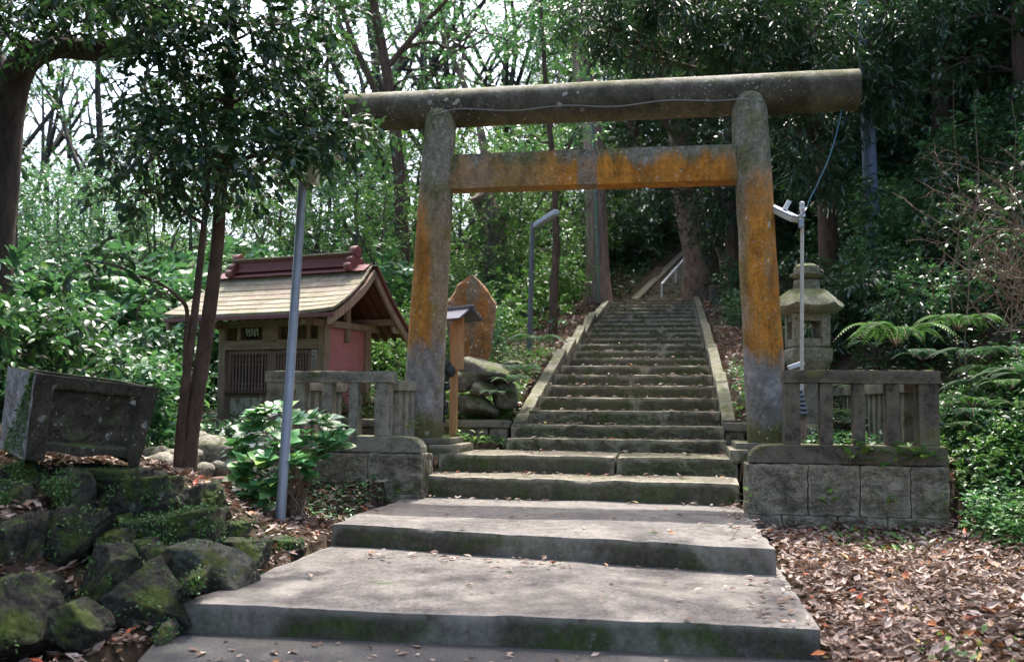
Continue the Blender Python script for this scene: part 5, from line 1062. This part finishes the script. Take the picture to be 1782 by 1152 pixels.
wtree('gnarled_tree', [([c1, at(1219, 450, 27.5), at(1207, 400, 27.5), at(1195, 335, 27.5), at(1190, 260, 27.5), at(1185, 200, 27.4), at(1165, 110, 27.2), at(1150, 40, 27), at(1146, -40, 27), at(1140, -160, 27)], [.62, .5, .42, .4, .4, .42, .5, .45, .36, .25]), ([at(1190, 230, 27.4), at(1220, 130, 27.2), at(1240, 60, 27), at(1262, -40, 27)], [.32, .28, .22, .15])],
      [(at(px, py, 26 + dd), r_) for px, py, dd, r_ in [(1080, 30, 0, 1.1), (1230, 20, 0, 1.2), (1120, -70, 0, 1.3), (1300, -30, 1, 1.3), (1090, 110, 1, .8), (1260, 110, 1, .9), (1200, 60, -2, .8)]],
      dict(tm=NARROW, nt=90, lpt=8, tl=.35, ll=.2, droop=.4), M['gnarl'], M['leafneedle'], 'thick gnarled tree leaning left beside the upper staircase', seed=42, branch_r=.07)
c2 = at(962, 580, 18); c2.z = H(c2.x, c2.y) - .2
vt = [c2, at(964, 500, 18), at(969, 430, 18), at(966, 370, 18), at(966, 325, 18), at(960, 260, 18), at(952, 180, 18), at(946, 90, 18), at(938, -60, 18)]
wtree('vine_covered_tree', [(vt, [.09, .08, .075, .065, .06, .055, .05, .04, .03]), ([at(966, 330, 18), at(978, 290, 17.9), at(1000, 230, 17.8)], [.04, .032, .02])],
      [(at(px, py, 18 + dd), r_) for px, py, dd, r_ in [(940, 60, 0, .8), (1000, 90, .5, .8), (930, 0, 0, .9), (1010, 210, 0, .5), (900, 240, .5, .6), (960, 270, .8, .5)]] + [(p.lerp(vt[min(i + 1, 8)], .5), .17) for i, p in enumerate(vt[:3])],
      dict(tm=LEAF2, nt=60, lpt=6, tl=.22, ll=.1), M['barkdark'], M['leafmid'], 'thin dark tree wrapped in climbing leaves behind the thin lamp post', seed=43, branch_r=.035)
c3 = at(868, 420, 22); c3.z = H(c3.x, c3.y) - .3
wtree('cut_tree', [([c3, at(862, 400, 22), at(848, 365, 22), at(834, 338, 21.9)], [.32, .27, .25, .24]), ([at(858, 392, 22.05), at(850, 330, 22.3), at(842, 260, 22.3), at(830, 205, 22.3), at(800, 130, 22.3), at(770, 60, 22.2)], [.14, .12, .1, .09, .07, .04])],
      [(at(px, py, 22 + dd), r_) for px, py, dd, r_ in [(770, 60, 0, .8), (820, 120, 1, .7), (850, 40, 0, .8), (730, 20, 0, .8), (800, 240, 1, .5)]],
      dict(tm=LEAF2, nt=44, lpt=7, tl=.28, ll=.12), M['gnarl'], M['leafmid'], 'leaning tree with a sawn-off trunk and one live stem on the bright hillside', seed=44, branch_r=.04)
# branches crossing the sky gap above the beam: a tree left of the stairs with long limbs
c4 = at(705, 560, 20); c4.z = H(c4.x, c4.y) - .2
wtree('spreading_tree', [([c4, at(700, 400, 20), at(690, 250, 20), at(672, 120, 20), at(650, 0, 20), at(640, -120, 20)], [.17, .14, .13, .11, .09, .06]), ([at(690, 240, 20), at(640, 130, 19.8), at(610, 60, 19.6), at(585, -30, 19.5)], [.08, .07, .055, .03]), ([at(672, 120, 20), at(740, 40, 19.8), at(800, -20, 19.6)], [.07, .05, .03])],
      [(at(px, py, 20 + dd), r_) for px, py, dd, r_ in [(600, 60, 0, .7), (660, 20, 0, .8), (740, 40, 0, .7), (640, 110, .8, .5), (580, -20, 0, .8), (800, 0, 0, .8), (720, 110, 1, .5), (760, 130, 0, .5), (860, 60, 0, .7), (700, -40, 0, .9)]],
      dict(tm=LEAF2, nt=36, lpt=7, tl=.26, ll=.11), M['barkdark'], M['leafmid'], 'spreading tree with long dark limbs above the left torii pillar', seed=45, branch_r=.04)
# near evergreen with narrow leaves over the beam's right half
c5 = at(1440, 600, 16.5); c5.z = H(c5.x, c5.y) - .3
cl5 = [(at(px, py, d), r_) for px, py, d, r_ in [(1030, 30, 14.5, .6), (1095, 70, 14.5, .6), (1255, 30, 14.3, .7), (1300, 85, 14.3, .6), (1360, 55, 14.5, .7), (1405, 100, 14.6, .6), (1440, 45, 15, .7), (1185, 5, 14.2, .6), (1225, 90, 14.6, .5), (1385, 225, 15, .5), (1410, 290, 15, .55), (1440, 215, 15.6, .6), (1372, 165, 15, .5), (1110, -20, 14.3, .7), (1330, -20, 14.3, .8), (1480, 130, 15.5, .6), (1460, 330, 15.6, .5), (1560, 60, 15.5, .7), (1540, 160, 15.8, .6), (1600, 0, 15.5, .8)]]
wtree('evergreen_tree', [([c5, at(1442, 480, 16.5), at(1438, 330, 16.4), at(1425, 180, 16.2), at(1405, 40, 16), at(1380, -120, 15.8), at(1370, -260, 15.7)], [.2, .17, .16, .14, .12, .1, .06])], cl5,
      dict(tm=NARROW, nt=90, lpt=9, tl=.3, ll=.17, droop=.5), M['barkdark'], M['leafneedle'], 'narrow-leaved evergreen hanging over the right half of the torii beam', seed=46, branch_r=.03)

# ---- shrubs
def shrub(name, seed, leafm, tm, ll, nt, lpt, tl, label, group, droop=.1, ncl=9, hgt=1.1):
    r_ = random.Random(seed); cls = []; tr = [([Vector((0, 0, -.15)), Vector((.03, .02, .3 * hgt)), Vector((r_.uniform(-.1, .1), r_.uniform(-.1, .1), .75 * hgt))], [.03, .022, .01])]
    for k in range(ncl):
        a = k * 2.4 + r_.random(); u = (k + .5) / ncl; rr = .55 * math.sin(math.pi * (.12 + .8 * (1 - u))) ** .6; cls.append((Vector((math.cos(a) * rr, math.sin(a) * rr, (.18 + .8 * u) * hgt)), r_.uniform(.24, .38)))
    return make_tree(name, tr, cls, dict(tm=tm, nt=nt, lpt=lpt, tl=tl, ll=ll, droop=droop, flat=.8), M['barkdark'], leafm, label, 'shrub', group, seed=seed, branch_r=.014, base=(0, 0, 0))
SH = {'f': shrub('evergreen_shrub', 56, M['leafmid'], LEAF8, .155, 20, 7, .2, 'x', 'x', .15, 11, 1.25), 'a': shrub('evergreen_shrub', 51, M['leafmid'], LEAF8, .105, 26, 7, .16, 'x', 'x'), 'b': shrub('evergreen_shrub', 52, M['leafdark'], LEAF8, .10, 26, 7, .16, 'x', 'x', .2), 'c': shrub('evergreen_shrub', 53, M['leafmid'], LEAF2, .075, 40, 7, .14, 'x', 'x'), 'd': shrub('evergreen_shrub', 54, M['leafbright'], LEAF8, .1, 20, 6, .16, 'x', 'x'), 'e': shrub('evergreen_shrub', 55, M['leafdark'], NARROW, .17, 34, 8, .16, 'x', 'x', .3)}
sused = set()
def shput(key, x, y, sc, label, group, sq=1.0):
    z = H(x, y) - .05; rz = random.uniform(0, 6.28); s = (sc, sc, sc * sq)
    if key in sused: return copy_thing(SH[key], (x, y, z), rz, s, label, group)
    sused.add(key); o = SH[key]; o.location = (x, y, z); o.rotation_euler.z = rz; o.scale = s; o['label'] = label; o['group'] = group; return o
def region(n, xr, yr, keys, scs, mind, label, group, ok=lambda x, y: True, sq=1.0):
    pts = []; tries = 0
    while len(pts) < n and tries < n * 60:
        tries += 1; x = random.uniform(*xr); y = random.uniform(*yr)
        if not ok(x, y) or any((x - a) ** 2 + (y - b) ** 2 < mind ** 2 for a, b in pts): continue
        pts.append((x, y)); shput(random.choice(keys), x, y, random.uniform(*scs), label, group, sq)
def inshrine(x, y):
    q = Matrix.Rotation(R(15), 2) @ Vector((x + 6.05, y - 12.06)); return -1.0 < q.x < SW + 1.0 and -2.4 < q.y < 1.9
def px_of(x, y, z):
    d = Vector((x, y, z)) - EYE; zz = d.dot(fwd); return PW / 2 + FPX * d.dot(rt) / zz
region(46, (-9.5, -4.9), (8.6, 14.5), 'aaabfc', (.8, 1.2), .66, 'glossy evergreen shrub growing on the slope between basin and shrine', 'shrubs left of the shrine', lambda x, y: not inshrine(x, y) and not (-5.0 < x and y < 10.3) and not (x > -6.2 and y < 9.2) and px_of(x, y, 1.4) < (255 if y < 12.4 else 330))
region(52, (-19, -6), (14.5, 27), 'ffacd', (1.2, 1.9), 1.3, 'tall glossy shrub on the slope behind and above the shrine', 'shrubs above the shrine')
region(16, (-6.2, -3.2), (13.2, 17.5), 'acdd', (.65, .95), .75, 'bright green shrub growing behind shrine and orange memorial stone', 'shrubs behind the memorial stone', lambda x, y: not inshrine(x, y))
region(30, (-7, -2.4), (17, 28), 'dcdda', (.8, 1.25), 1.0, 'sunlit shrub on the bank left of the staircase', 'shrubs on the left stair bank', lambda x, y: x < -2.9 and px_of(x, y, 4) < 1010)  # bright leaf type favoured: sunlight on the bank put into the leaf colour
region(26, (1.25, 4.6), (12.2, 27), 'bbce', (.6, 1.0), .8, 'dark shrub on the bank right of the staircase', 'shrubs on the right stair bank', lambda x, y: not (x < 2.4 and y < 13) and x > 1.1 + .0 * y)
region(44, (2.9, 10.5), (11.2, 20), 'bbbca', (.7, 1.15), .85, 'dark evergreen shrub on the steep right bank behind lantern and fence', 'shrubs on the steep right bank', lambda x, y: x > 2.9 and not (y < 13 and px_of(x, y, 2.5) < 1560))
region(40, (-9, 14), (28.5, 44), 'bbeac', (1.6, 2.6), 2.0, 'shadowy shrub on the wooded slope above the staircase', 'shrubs above the staircase', lambda x, y: not (-2.2 + (y - 28) * .2 < x < 2.2 + (y - 28) * .25 and y < 38))
region(30, (-34, -9), (27, 46), 'acbd', (1.8, 2.8), 2.6, 'far shrub on the left hillside beneath the open sky', 'far shrubs on the left hillside')

region(24, (2.5, 5.6), (7.4, 9.6), 'cdca', (.28, .5), .42, 'low leafy green plant at the foot of the right bank beside the fence wall', 'low plants beside the right fence', lambda x, y: x > 2.55 + max(0, 8.3 - y) * .62)
for px_, d_, k_, sc_ in ((12, 8.6, 'b', 1.0), (75, 9.2, 'b', 1.05), (-45, 8.3, 'a', 1.1), (130, 9.6, 'a', 1.05), (40, 10.2, 'b', 1.3), (-10, 9.9, 'a', 1.35)):
    p_ = at(px_, 640, d_); shput(k_, p_.x, p_.y, sc_, 'glossy shrub hiding the foot of the bent tree behind the stone basin', 'shrubs by the bent tree', 1.15)
# ---- broad-leaved shrub in front of the fence wall
hb = at(500, 880, 8.45); hb.z = H(hb.x, hb.y) - .02
hyd = empty('broad_leaved_shrub', tuple(hb), 'shrub with broad waxy green leaves around the leaning lamp pole foot', 'shrub')
r_ = np.random.default_rng(77); Ps, As, Ns, Ls = [], [], [], []; mb = MB()
tips = [(470, 712, 8.5), (505, 728, 8.6), (545, 722, 8.7), (490, 706, 8.55), (450, 716, 8.5), (570, 728, 8.75), (588, 755, 8.75), (560, 762, 8.6), (525, 770, 8.45), (440, 765, 8.4), (415, 785, 8.4), (455, 790, 8.3), (520, 800, 8.35), (545, 800, 8.5), (540, 825, 8.4), (430, 815, 8.3), (450, 840, 8.25), (440, 868, 8.2), (475, 775, 8.25), (420, 838, 8.3), (500, 765, 8.3), (480, 745, 8.7), (555, 790, 8.6), (455, 740, 8.5), (575, 740, 8.8), (465, 815, 8.3), (520, 725, 8.7), (430, 745, 8.45), (570, 775, 8.6), (590, 770, 8.7), (445, 720, 8.5), (410, 770, 8.5), (535, 755, 8.5), (425, 862, 8.1), (455, 882, 8.1), (442, 848, 8.05), (472, 852, 8.1), (484, 832, 8.1), (428, 800, 8.15), (462, 796, 8.1), (418, 820, 8.2), (512, 795, 8.15)]
for i, t in enumerate(tips):
    p = at(*t); b_ = hb + Vector((random.uniform(-.16, .16), random.uniform(-.08, .1), 0)); mb.tube(wob(b_, p, 6, .12, i, .06), [.009, .008, .007, .006, .005, .004, .003], 5)
    up = Vector((random.uniform(-.4, .4), random.uniform(-.6, .1), 1)).normalized()
    for k in range(11):
        lvl = k // 4; a = k * 1.57 + (lvl % 2) * .78 + random.uniform(-.3, .3); u1 = up.orthogonal().normalized(); u2 = up.cross(u1)
        ax = (u1 * math.cos(a) + u2 * math.sin(a)) + up * (.7 - .25 * lvl + random.uniform(-.15, .15)); Ps.append(p - up * .035 * lvl); As.append(ax); Ns.append(up + Vector((random.uniform(-.2, .2),) * 3)); Ls.append(random.uniform(.13, .185) if lvl else random.uniform(.07, .12))
V, F = leaves(BROAD, np.array(Ps), np.array(As), np.array(Ns), np.array(Ls)); link_mesh('foliage', np_mesh('foliage', V - np.array(hb), F, True), M['leafhyd'], hyd)
mb.build('stems', M['twig'], hyd, smooth=True)

# ---- ferns
def fern(loc, n, L, mat, label, group=None, seed=0, up=.9, az=None):
    r_ = random.Random(seed); Ps, As, Ns, Ls = [], [], [], []; loc = Vector(loc); mb = MB()
    for f_ in range(n):
        a = (f_ / n) * 6.283 + r_.uniform(-.3, .3) if az is None else r_.uniform(*az); l = L * r_.uniform(.75, 1.15); h = Vector((math.cos(a), math.sin(a), 0)); pts = []
        for k in range(25):
            u = k / 24; pts.append(h * l * (u * .9) + Vector((0, 0, l * up * (u * 1.0 - u * u * (.95 + r_.uniform(-.002, .002))))))
        sd = Vector((-h.y, h.x, 0))
        for k in range(3, 25):
            u = k / 24; t = (pts[k] - pts[k - 1]).normalized(); w_ = l * .22 * math.sin(math.pi * (u ** .8) * .93 + .12)
            for s in (-1, 1): Ps.append(pts[k]); As.append(sd * s + t * .45 + Vector((0, 0, -.12))); Ns.append(sd.cross(t) * -1 if sd.cross(t).z < 0 else sd.cross(t)); Ls.append(max(.01, w_))
        mb.tube(pts, [.006 * (1 - u / 26) + .001 for u in range(25)], 4)
    root = empty('fern', tuple(loc), label, 'fern', group)
    V, F = leaves(NARROW if False else (LEAF2[0] * np.array([.5, 1, 1]), LEAF2[1]), np.array(Ps), np.array(As), np.array(Ns), np.array(Ls)); link_mesh('fronds', np_mesh('fronds', V, F, False), mat, root)
    o = mb.build('stalks', M['twig'], root, smooth=True, world=False); return root
fern(at(1560, 603, 9.5), 15, .62, M['fern'], 'large bright green fern with arching fronds above the right fence', seed=1, up=1.25)
fern(at(1668, 575, 10.0), 13, .55, M['fern'], 'second bright fern right of the large one on the bank', seed=2, up=1.1)
fproto = fern((0, 0, -50), 9, .5, M['ferndark'], 'x', 'dark ferns on the right bank', seed=3, up=.9); first = True
for i, (px, py, d, sc) in enumerate([(1478, 478, 11.5, .8), (1500, 560, 10.8, 1), (1720, 560, 9.5, 1.1), (1770, 620, 9.2, .9), (1690, 640, 9.0, .8), (1620, 610, 9.6, 1), (1560, 660, 9.8, .9), (1480, 620, 10.6, .9), (1700, 480, 10.8, 1.1), (1600, 440, 11.5, 1), (1760, 460, 10.2, 1.2), (1440, 600, 12, .8), (1520, 420, 12.5, 1), (1540, 600, 10.2, .9), (1780, 560, 9.2, 1.1), (1500, 640, 10.5, .8)]):
    p = at(px, py, d); p.z = min(p.z - .1, H(p.x, p.y) + .25)
    if first: first = False; fproto.location = p; fproto.scale = (sc,) * 3; q = fproto
    else: q = copy_thing(fproto, p, i * 1.3, sc)
    q['label'] = 'dark green fern on the shady right bank'
fb_ = None
for i, (px, py, d, sc) in enumerate([(1690, 600, 9.2, .75), (1755, 590, 9.0, .8), (1720, 530, 9.8, 1.0), (1480, 530, 10.8, .9), (1610, 610, 9.5, .75), (1770, 660, 8.6, .6), (1680, 660, 8.8, .6)]):
    p = at(px, py, d); p.z = max(H(p.x, p.y) + .02, min(p.z, H(p.x, p.y) + .3)); lb2 = 'light green fern among the low plants right of the fence'
    if fb_ is None: fb_ = fern(p, 9, .5, M['fern'], lb2, 'light ferns right of the fence', seed=12, up=.95)
    else: copy_thing(fb_, p, i * 1.7, sc)
for i, (px, py, d, sc) in enumerate([(885, 668, 11.6, .8), (868, 690, 11.5, .7), (905, 650, 12, .9), (935, 600, 14, 1.2)]):
    q = copy_thing(fproto, at(px, py, d), i * 1.1, sc, 'fern growing between boulders and the left stair curb', 'ferns by the boulders')

# ---- bare twiggy bush at the right edge
rb = at(1860, 560, 8.6); rb.z = H(rb.x, rb.y); mb = MB(); rr = random.Random(9)
tw = empty('bare_bush', tuple(rb), 'bare tangled bush of pale brown twigs reaching in from the right edge', 'bush')
for i in range(34):
    e = at(rr.uniform(1570, 1790), rr.uniform(240, 500), rr.uniform(7.9, 9.4)); s0 = rb + Vector((rr.uniform(-.2, .2), rr.uniform(-.2, .2), rr.uniform(.3, 1.6))); pts = wob(s0, e, 9, .16, i + 3, .1 * rr.uniform(-.3, 1))
    mb.tube(pts, [.009 - .0008 * k for k in range(10)], 5)
    for k in range(5):
        j = rr.randint(3, 8); p = pts[j]; q = p + Vector((rr.uniform(-.35, .1), rr.uniform(-.2, .2), rr.uniform(-.3, .25))); pp = wob(p, q, 4, .2, i * 7 + k); mb.tube(pp, [.005, .0042, .0035, .0028, .002], 4)
        mb.tube(wob(pp[2], pp[2] + Vector((rr.uniform(-.2, .1), rr.uniform(-.1, .1), rr.uniform(-.15, .2))), 3, .2, k), [.003, .0026, .002, .0014], 3)
mb.build('twigs', M['twig'], tw, smooth=True)
for i in range(4):
    px = rr.uniform(1650, 1780); p = at(px, rr.uniform(380, 480), rr.uniform(9.5, 11.5)); e = at(px + rr.uniform(-30, 30), rr.uniform(60, 250), rr.uniform(9.5, 11)); mb = MB(); p.z = H(p.x, p.y) - .05
    mb.tube(wob(p, e, 8, .08, i + 50), [.009 - .0009 * k for k in range(9)], 5); tag(mb.build('bare_sapling', M['twig'], None, smooth=True), 'thin bare sapling stem rising from the dark right bank', 'sapling', 'bare saplings on the right bank')

# ---- ground cover (uncountable): one mesh each
def poly_pts(r_, n, xr, yr, ok):
    x = r_.uniform(*xr, n * 3); y = r_.uniform(*yr, n * 3); k = ok(x, y); return x[k][:n], y[k][:n]
def cover(name, n, xr, yr, ok, tm, ll, mat, lift, tilt, seed, axz=.3, label=None):
    r_ = np.random.default_rng(seed); x, y = poly_pts(r_, n, xr, yr, ok); z = Hn(x, y) + r_.uniform(0, 1, len(x)) ** 1.5 * lift + .004
    P = np.stack([x, y, z], -1); a = r_.uniform(0, 6.283, len(x)); A = np.stack([np.cos(a), np.sin(a), r_.normal(axz, .3, len(x))], -1); N = np.array([0, 0, 1.0]) + r_.normal(size=(len(x), 3)) * tilt
    V, F = leaves(tm, P, A, N, ll * r_.uniform(.4, 1.4, len(x))); o = link_mesh(name, np_mesh(name, V, F, False), mat); tag(o, label, None, None, 'stuff'); return o
cover('leaf_fragments', 14000, (0.6, 5.0), (2.8, 8.8), lambda x, y: ((y < 8.5) | (x > 2.3)) & (x > .73) & (x < 2.2 + .42 * y), LEAF2, .028, M['litter'], .03, .3, 60, 0, 'broken bits of dead leaf among the litter')
cover('dead_leaves', 34000, (0.55, 5.2), (2.6, 8.9), lambda x, y: ((y < 8.5) | (x > 2.3)) & (x > .73 - .0 * y) & (x < 2.2 + .42 * y) & (np.random.default_rng(1).random(len(x)) < np.clip(1.5 - .16 * y + .0 * x, .5, 1)), CURL, .07, M['litter'], .045, .38, 61, 0, 'brown dead leaves covering the ground right of the slabs')
cover('dead_leaves', 11000, (-5.4, -2.6), (3.2, 9.05), lambda x, y: (x < -2.72), CURL, .07, M['litter'], .02, .45, 62, 0, 'dead leaves lying between the rocks and the broad-leaved shrub')
cover('dead_leaves', 9000, (-3.2, 2.4), (11.6, 27), lambda x, y: ((x < -1.98) & (x > -3.4)) | ((x > .75) & (x < 2.2)), CURL, .09, M['litter'], .03, .45, 63, 0, 'dead leaves on the banks beside the staircase')
cover('ground_cover', 42000, (1.9, 6.4), (5.6, 11), lambda x, y: (x > 2.32 + np.clip(8.3 - y, 0, 5) * .62 + .25 * np.sin(y * 3)) , LEAF8, .06, M['leafcover'], .36, .45, 64, .2, 'leafy green ground cover spreading over the foot of the right bank')
cover('ground_cover', 34000, (2.35, 9.5), (8.6, 16), lambda x, y: x > 2.35, LEAF8, .08, M['leafdark'], .4, .5, 65, .2, 'dark leafy undergrowth on the right bank')
cover('ground_cover', 7000, (-4.4, -1.98), (11.45, 16), lambda x, y: (x < -1.99), LEAF8, .055, M['leafbright'], .2, .45, 66, .4, 'bright low plants around the boulders left of the stairs')
cover('ground_cover', 2600, (.74, 2.0), (9.0, 14.5), lambda x, y: (x > .76) & ((y > 11.45) | (x > 1.05)), LEAF8, .06, M['leafmid'], .2, .45, 67, .4, 'small green plants behind the right fence and curb')
cover('ground_cover', 9000, (-9, -4.2), (7.5, 14), lambda x, y: ((x < -5.2) | (y > 9.6)) , LEAF8, .07, M['leafmid'], .3, .5, 68, .3, 'leafy undergrowth on the slope left of the shrine')
cover('ground_cover', 700, (-3.9, -2.7), (7.6, 9.0), lambda x, y: (x < -2.72) & (y > 8.2), LEAF8, .05, M['leafmid'], .08, .4, 69, .3, 'little weeds at the foot of the left block wall')
cover('white_petals', 240, (2.4, 5), (6.5, 9), lambda x, y: (x > 2.5 + np.clip(8.3 - y, 0, 5) * .62), BROAD, .04, M['petal'], .3, .6, 70, .3, 'small white flowers among the green ground cover')
cover('weeds', 1500, (.8, 4.0), (4, 8.4), lambda x, y: np.sin(x * 2.3 + 1) * np.sin(y * 1.9 + 2) > .45, LEAF8, .05, M['leafbright'], .07, .4, 71, .4, 'scattered green weeds among the dead leaves')
cover('ground_cover', 9000, (-8, 1.2), (28.5, 40), lambda x, y: x < -1.4 + (y - 28.3) * .2, LEAF8, .14, M['leafdark'], .4, .5, 72, .2, 'dark undergrowth beside the upper staircase')
cover('weeds', 500, (-2.75, -1.95), (10.75, 11.22), lambda x, y: x < -1.96, LEAF8, .05, M['leafbright'], .06, .4, 73, .4, 'weeds at the foot of the low retaining wall')
cover('ground_cover', 1500, (-2.95, -1.98), (11.46, 12.6), lambda x, y: x < -2.0, LEAF8, .06, M['leafbright'], .16, .45, 74, .5, 'bright leafy weeds just behind the left coping')
# fallen leaves on slabs and steps
r_ = np.random.default_rng(80); P = []
def strew(n, x0, x1, y0, y1, z): P.extend(zip(r_.uniform(x0, x1, n), r_.uniform(y0, y1, n), np.full(n, z)))
strew(60, .42, .7, 5.1, 7.1, .192); strew(60, .4, .66, 6.8, 9.1, .368); strew(90, -2.6, .6, 4.3, 4.95, .016); strew(40, -2.4, .7, 5.05, 7, .192); strew(110, -2.3, .55, 6.55, 6.95, .192); strew(40, -2.5, .6, 6.9, 9.2, .368); strew(30, -2.5, .55, 9.0, 9.2, .372); strew(80, -2.5, .55, 9.45, 9.9, .575); strew(60, -2.4, .55, 10.05, 10.8, .765)
P = [p for p in P if not (p[2] < .3 and p[2] > .1 and p[1] > 6.5 and p[1] > 7.1 - .2 * (p[0] + 2.66))]
for (a, b, y) in steps: strew(22, -1.75, .5, y + .0, y + .08, b + .014); strew(14, -1.75, .5, y + .05, y + .5, b + .014)
P = np.array(P); n = len(P); a = r_.uniform(0, 6.283, n); A = np.stack([np.cos(a), np.sin(a), r_.normal(0, .12, n)], -1); N = np.array([0, 0, 1.0]) + r_.normal(size=(n, 3)) * .25
V, F = leaves(CURL, P, A, N, r_.uniform(.035, .085, n)); tag(link_mesh('fallen_leaves', np_mesh('fallen_leaves', V, F), M['litter']), 'scattered fallen leaves lying on slabs and steps', None, None, 'stuff')
# fallen twigs
r_ = np.random.default_rng(85); n = 170; x = r_.uniform(.75, 4.8, n); y = r_.uniform(3.2, 8.4, n); a = r_.uniform(0, 6.28, n); L = r_.uniform(.08, .4, n); z = Hn(x, y) + .05
sg_ = np.stack([np.stack([x, y, z], -1), np.stack([x + np.cos(a) * L, y + np.sin(a) * L, Hn(x + np.cos(a) * L, y + np.sin(a) * L) + r_.uniform(.03, .09, n)], -1)], 1)
V, F = tubes_np(sg_, .005, 5); tag(link_mesh('fallen_twigs', np_mesh('fallen_twigs', V, F), M['twig']), 'thin fallen twigs lying among the dead leaves', None, None, 'stuff')
# creeper on rocks
bpy.context.view_layer.update(); r_ = np.random.default_rng(81); Ps, Ns = [], []
for ob, i in creep:
    if i > 25: continue
    dens = {1: 1500, 0: 600, 2: 160, 3: 200, 10: 300, 11: 700, 22: 400, 4: 120, 15: 120, 16: 200}.get(i, 90); mw = ob.matrix_world; me = ob.data; nv = len(me.vertices); co = np.empty(nv * 3); me.vertices.foreach_get('co', co); no = np.empty(nv * 3); me.vertices.foreach_get('normal', no)
    co = co.reshape(-1, 3); no = no.reshape(-1, 3); rot = np.array(mw.to_3x3()); cw = co @ rot.T + np.array(mw.translation); nw = no @ rot.T
    nz_ = np.array([mnoise.noise(Vector(c * 5)) for c in cw]); k = np.where((nw[:, 1] < .1) & (nw[:, 2] > -.3) & (nz_ > (-.35 if i == 1 else .0)))[0]
    if len(k): kk = r_.choice(k, dens); Ps.append(cw[kk] + r_.normal(size=(dens, 3)) * .012 + nw[kk] * .006); Ns.append(nw[kk])
# moss plants on the lichened basin side
k = 900; u = r_.uniform(0, 1, k); v = r_.uniform(0, 1, k); uu = .55 * (1 - v) + .22 * u; keep = r_.random(k) < .9
bpts = np.array([tuple(bp(-.006, min(.62, max(0.0, (1 - a) * .0 + .62 * (b_ if False else abs(b_)))), c_ * BH)) for a, b_, c_ in zip(u, np.clip(.05 + .9 * (1 - v) * u + .02, 0, 1) * .9, v)]); Ps.append(bpts); Ns.append(np.tile(np.array(Mb @ Vector((-1, 0, .2))), (k, 1)))
P = np.concatenate(Ps); N0 = np.concatenate(Ns); n = len(P); A = r_.normal(size=(n, 3)) + np.array([0, 0, -.5]); V, F = leaves(LEAF8, P, A, N0 + r_.normal(size=(n, 3)) * .5, r_.uniform(.016, .032, n)); tag(link_mesh('creeping_plant', np_mesh('creeping_plant', V, F), M['creeper']), 'tiny creeping leaves growing over the rockery stones and basin side', None, None, 'stuff')
# seedlings in wall joints
def seedling(loc, n, L, lab, grp, seed):
    r2 = np.random.default_rng(seed); a = np.arange(n) * 2.4; P = np.stack([.02 * np.cos(a), .02 * np.sin(a), .03 + .16 * L / .1 * (np.arange(n) / n) * .6], -1) + r2.normal(size=(n, 3)) * .02; A = np.stack([np.cos(a), np.sin(a), r2.uniform(0, .7, n)], -1)
    V, F = leaves(LEAF8, P, A, np.array([0, 0, 1.0]) + r2.normal(size=(n, 3)) * .2, L * r2.uniform(.6, 1.2, n)); o = link_mesh('seedling', np_mesh('seedling', V, F, True), M['leafbright'], None, loc); tag(o, lab, 'seedling', grp)
    mb = MB(); mb.tube([(0, 0, -.04), (.004, 0, .05), (0, .004, .03 + .1 * L / .1)], [.004, .003, .002], 5); mb.build('stem', M['twig'], o, world=False)
for i, (px, py, d) in enumerate([(1480, 806, 8.07), (1500, 800, 8.06), (1522, 810, 8.05), (1560, 808, 8.02), (1585, 802, 8.0), (1608, 814, 7.98)]): seedling(at(px, py, d), 12, .14, 'leafy seedling rooted along the sill of the dark right fence', 'seedlings on the right sill', 300 + i)
for i, (px, py, d) in enumerate([(1299, 880, 8.1), (1450, 887, 8.0), (1438, 874, 8.04), (1535, 886, 7.95), (1550, 894, 7.93), (1640, 886, 7.85)]): seedling(at(px, py, d), 7, .09, 'seedling at the foot of the right block wall', 'seedlings below the right wall', 320 + i)
for i, (px, py, d) in enumerate([(600, 880, 9.2), (622, 878, 9.25), (694, 866, 9.3), (665, 876, 9.2), (560, 886, 9.1)]): seedling(at(px, py, d), 7, .09, 'seedling at the foot of the left block wall', 'seedlings below the left wall', 340 + i)
for i, (px, py, d) in enumerate([(1288, 720, 11.0), (1290, 700, 11.6), (800, 770, 10.9), (830, 772, 10.9), (715, 752, 9.9), (1325, 765, 9.9)]): seedling(at(px, py, d), 10, .1, 'small weed tuft beside the torii plinths and stair foot', 'weeds by the stair foot', 360 + i)
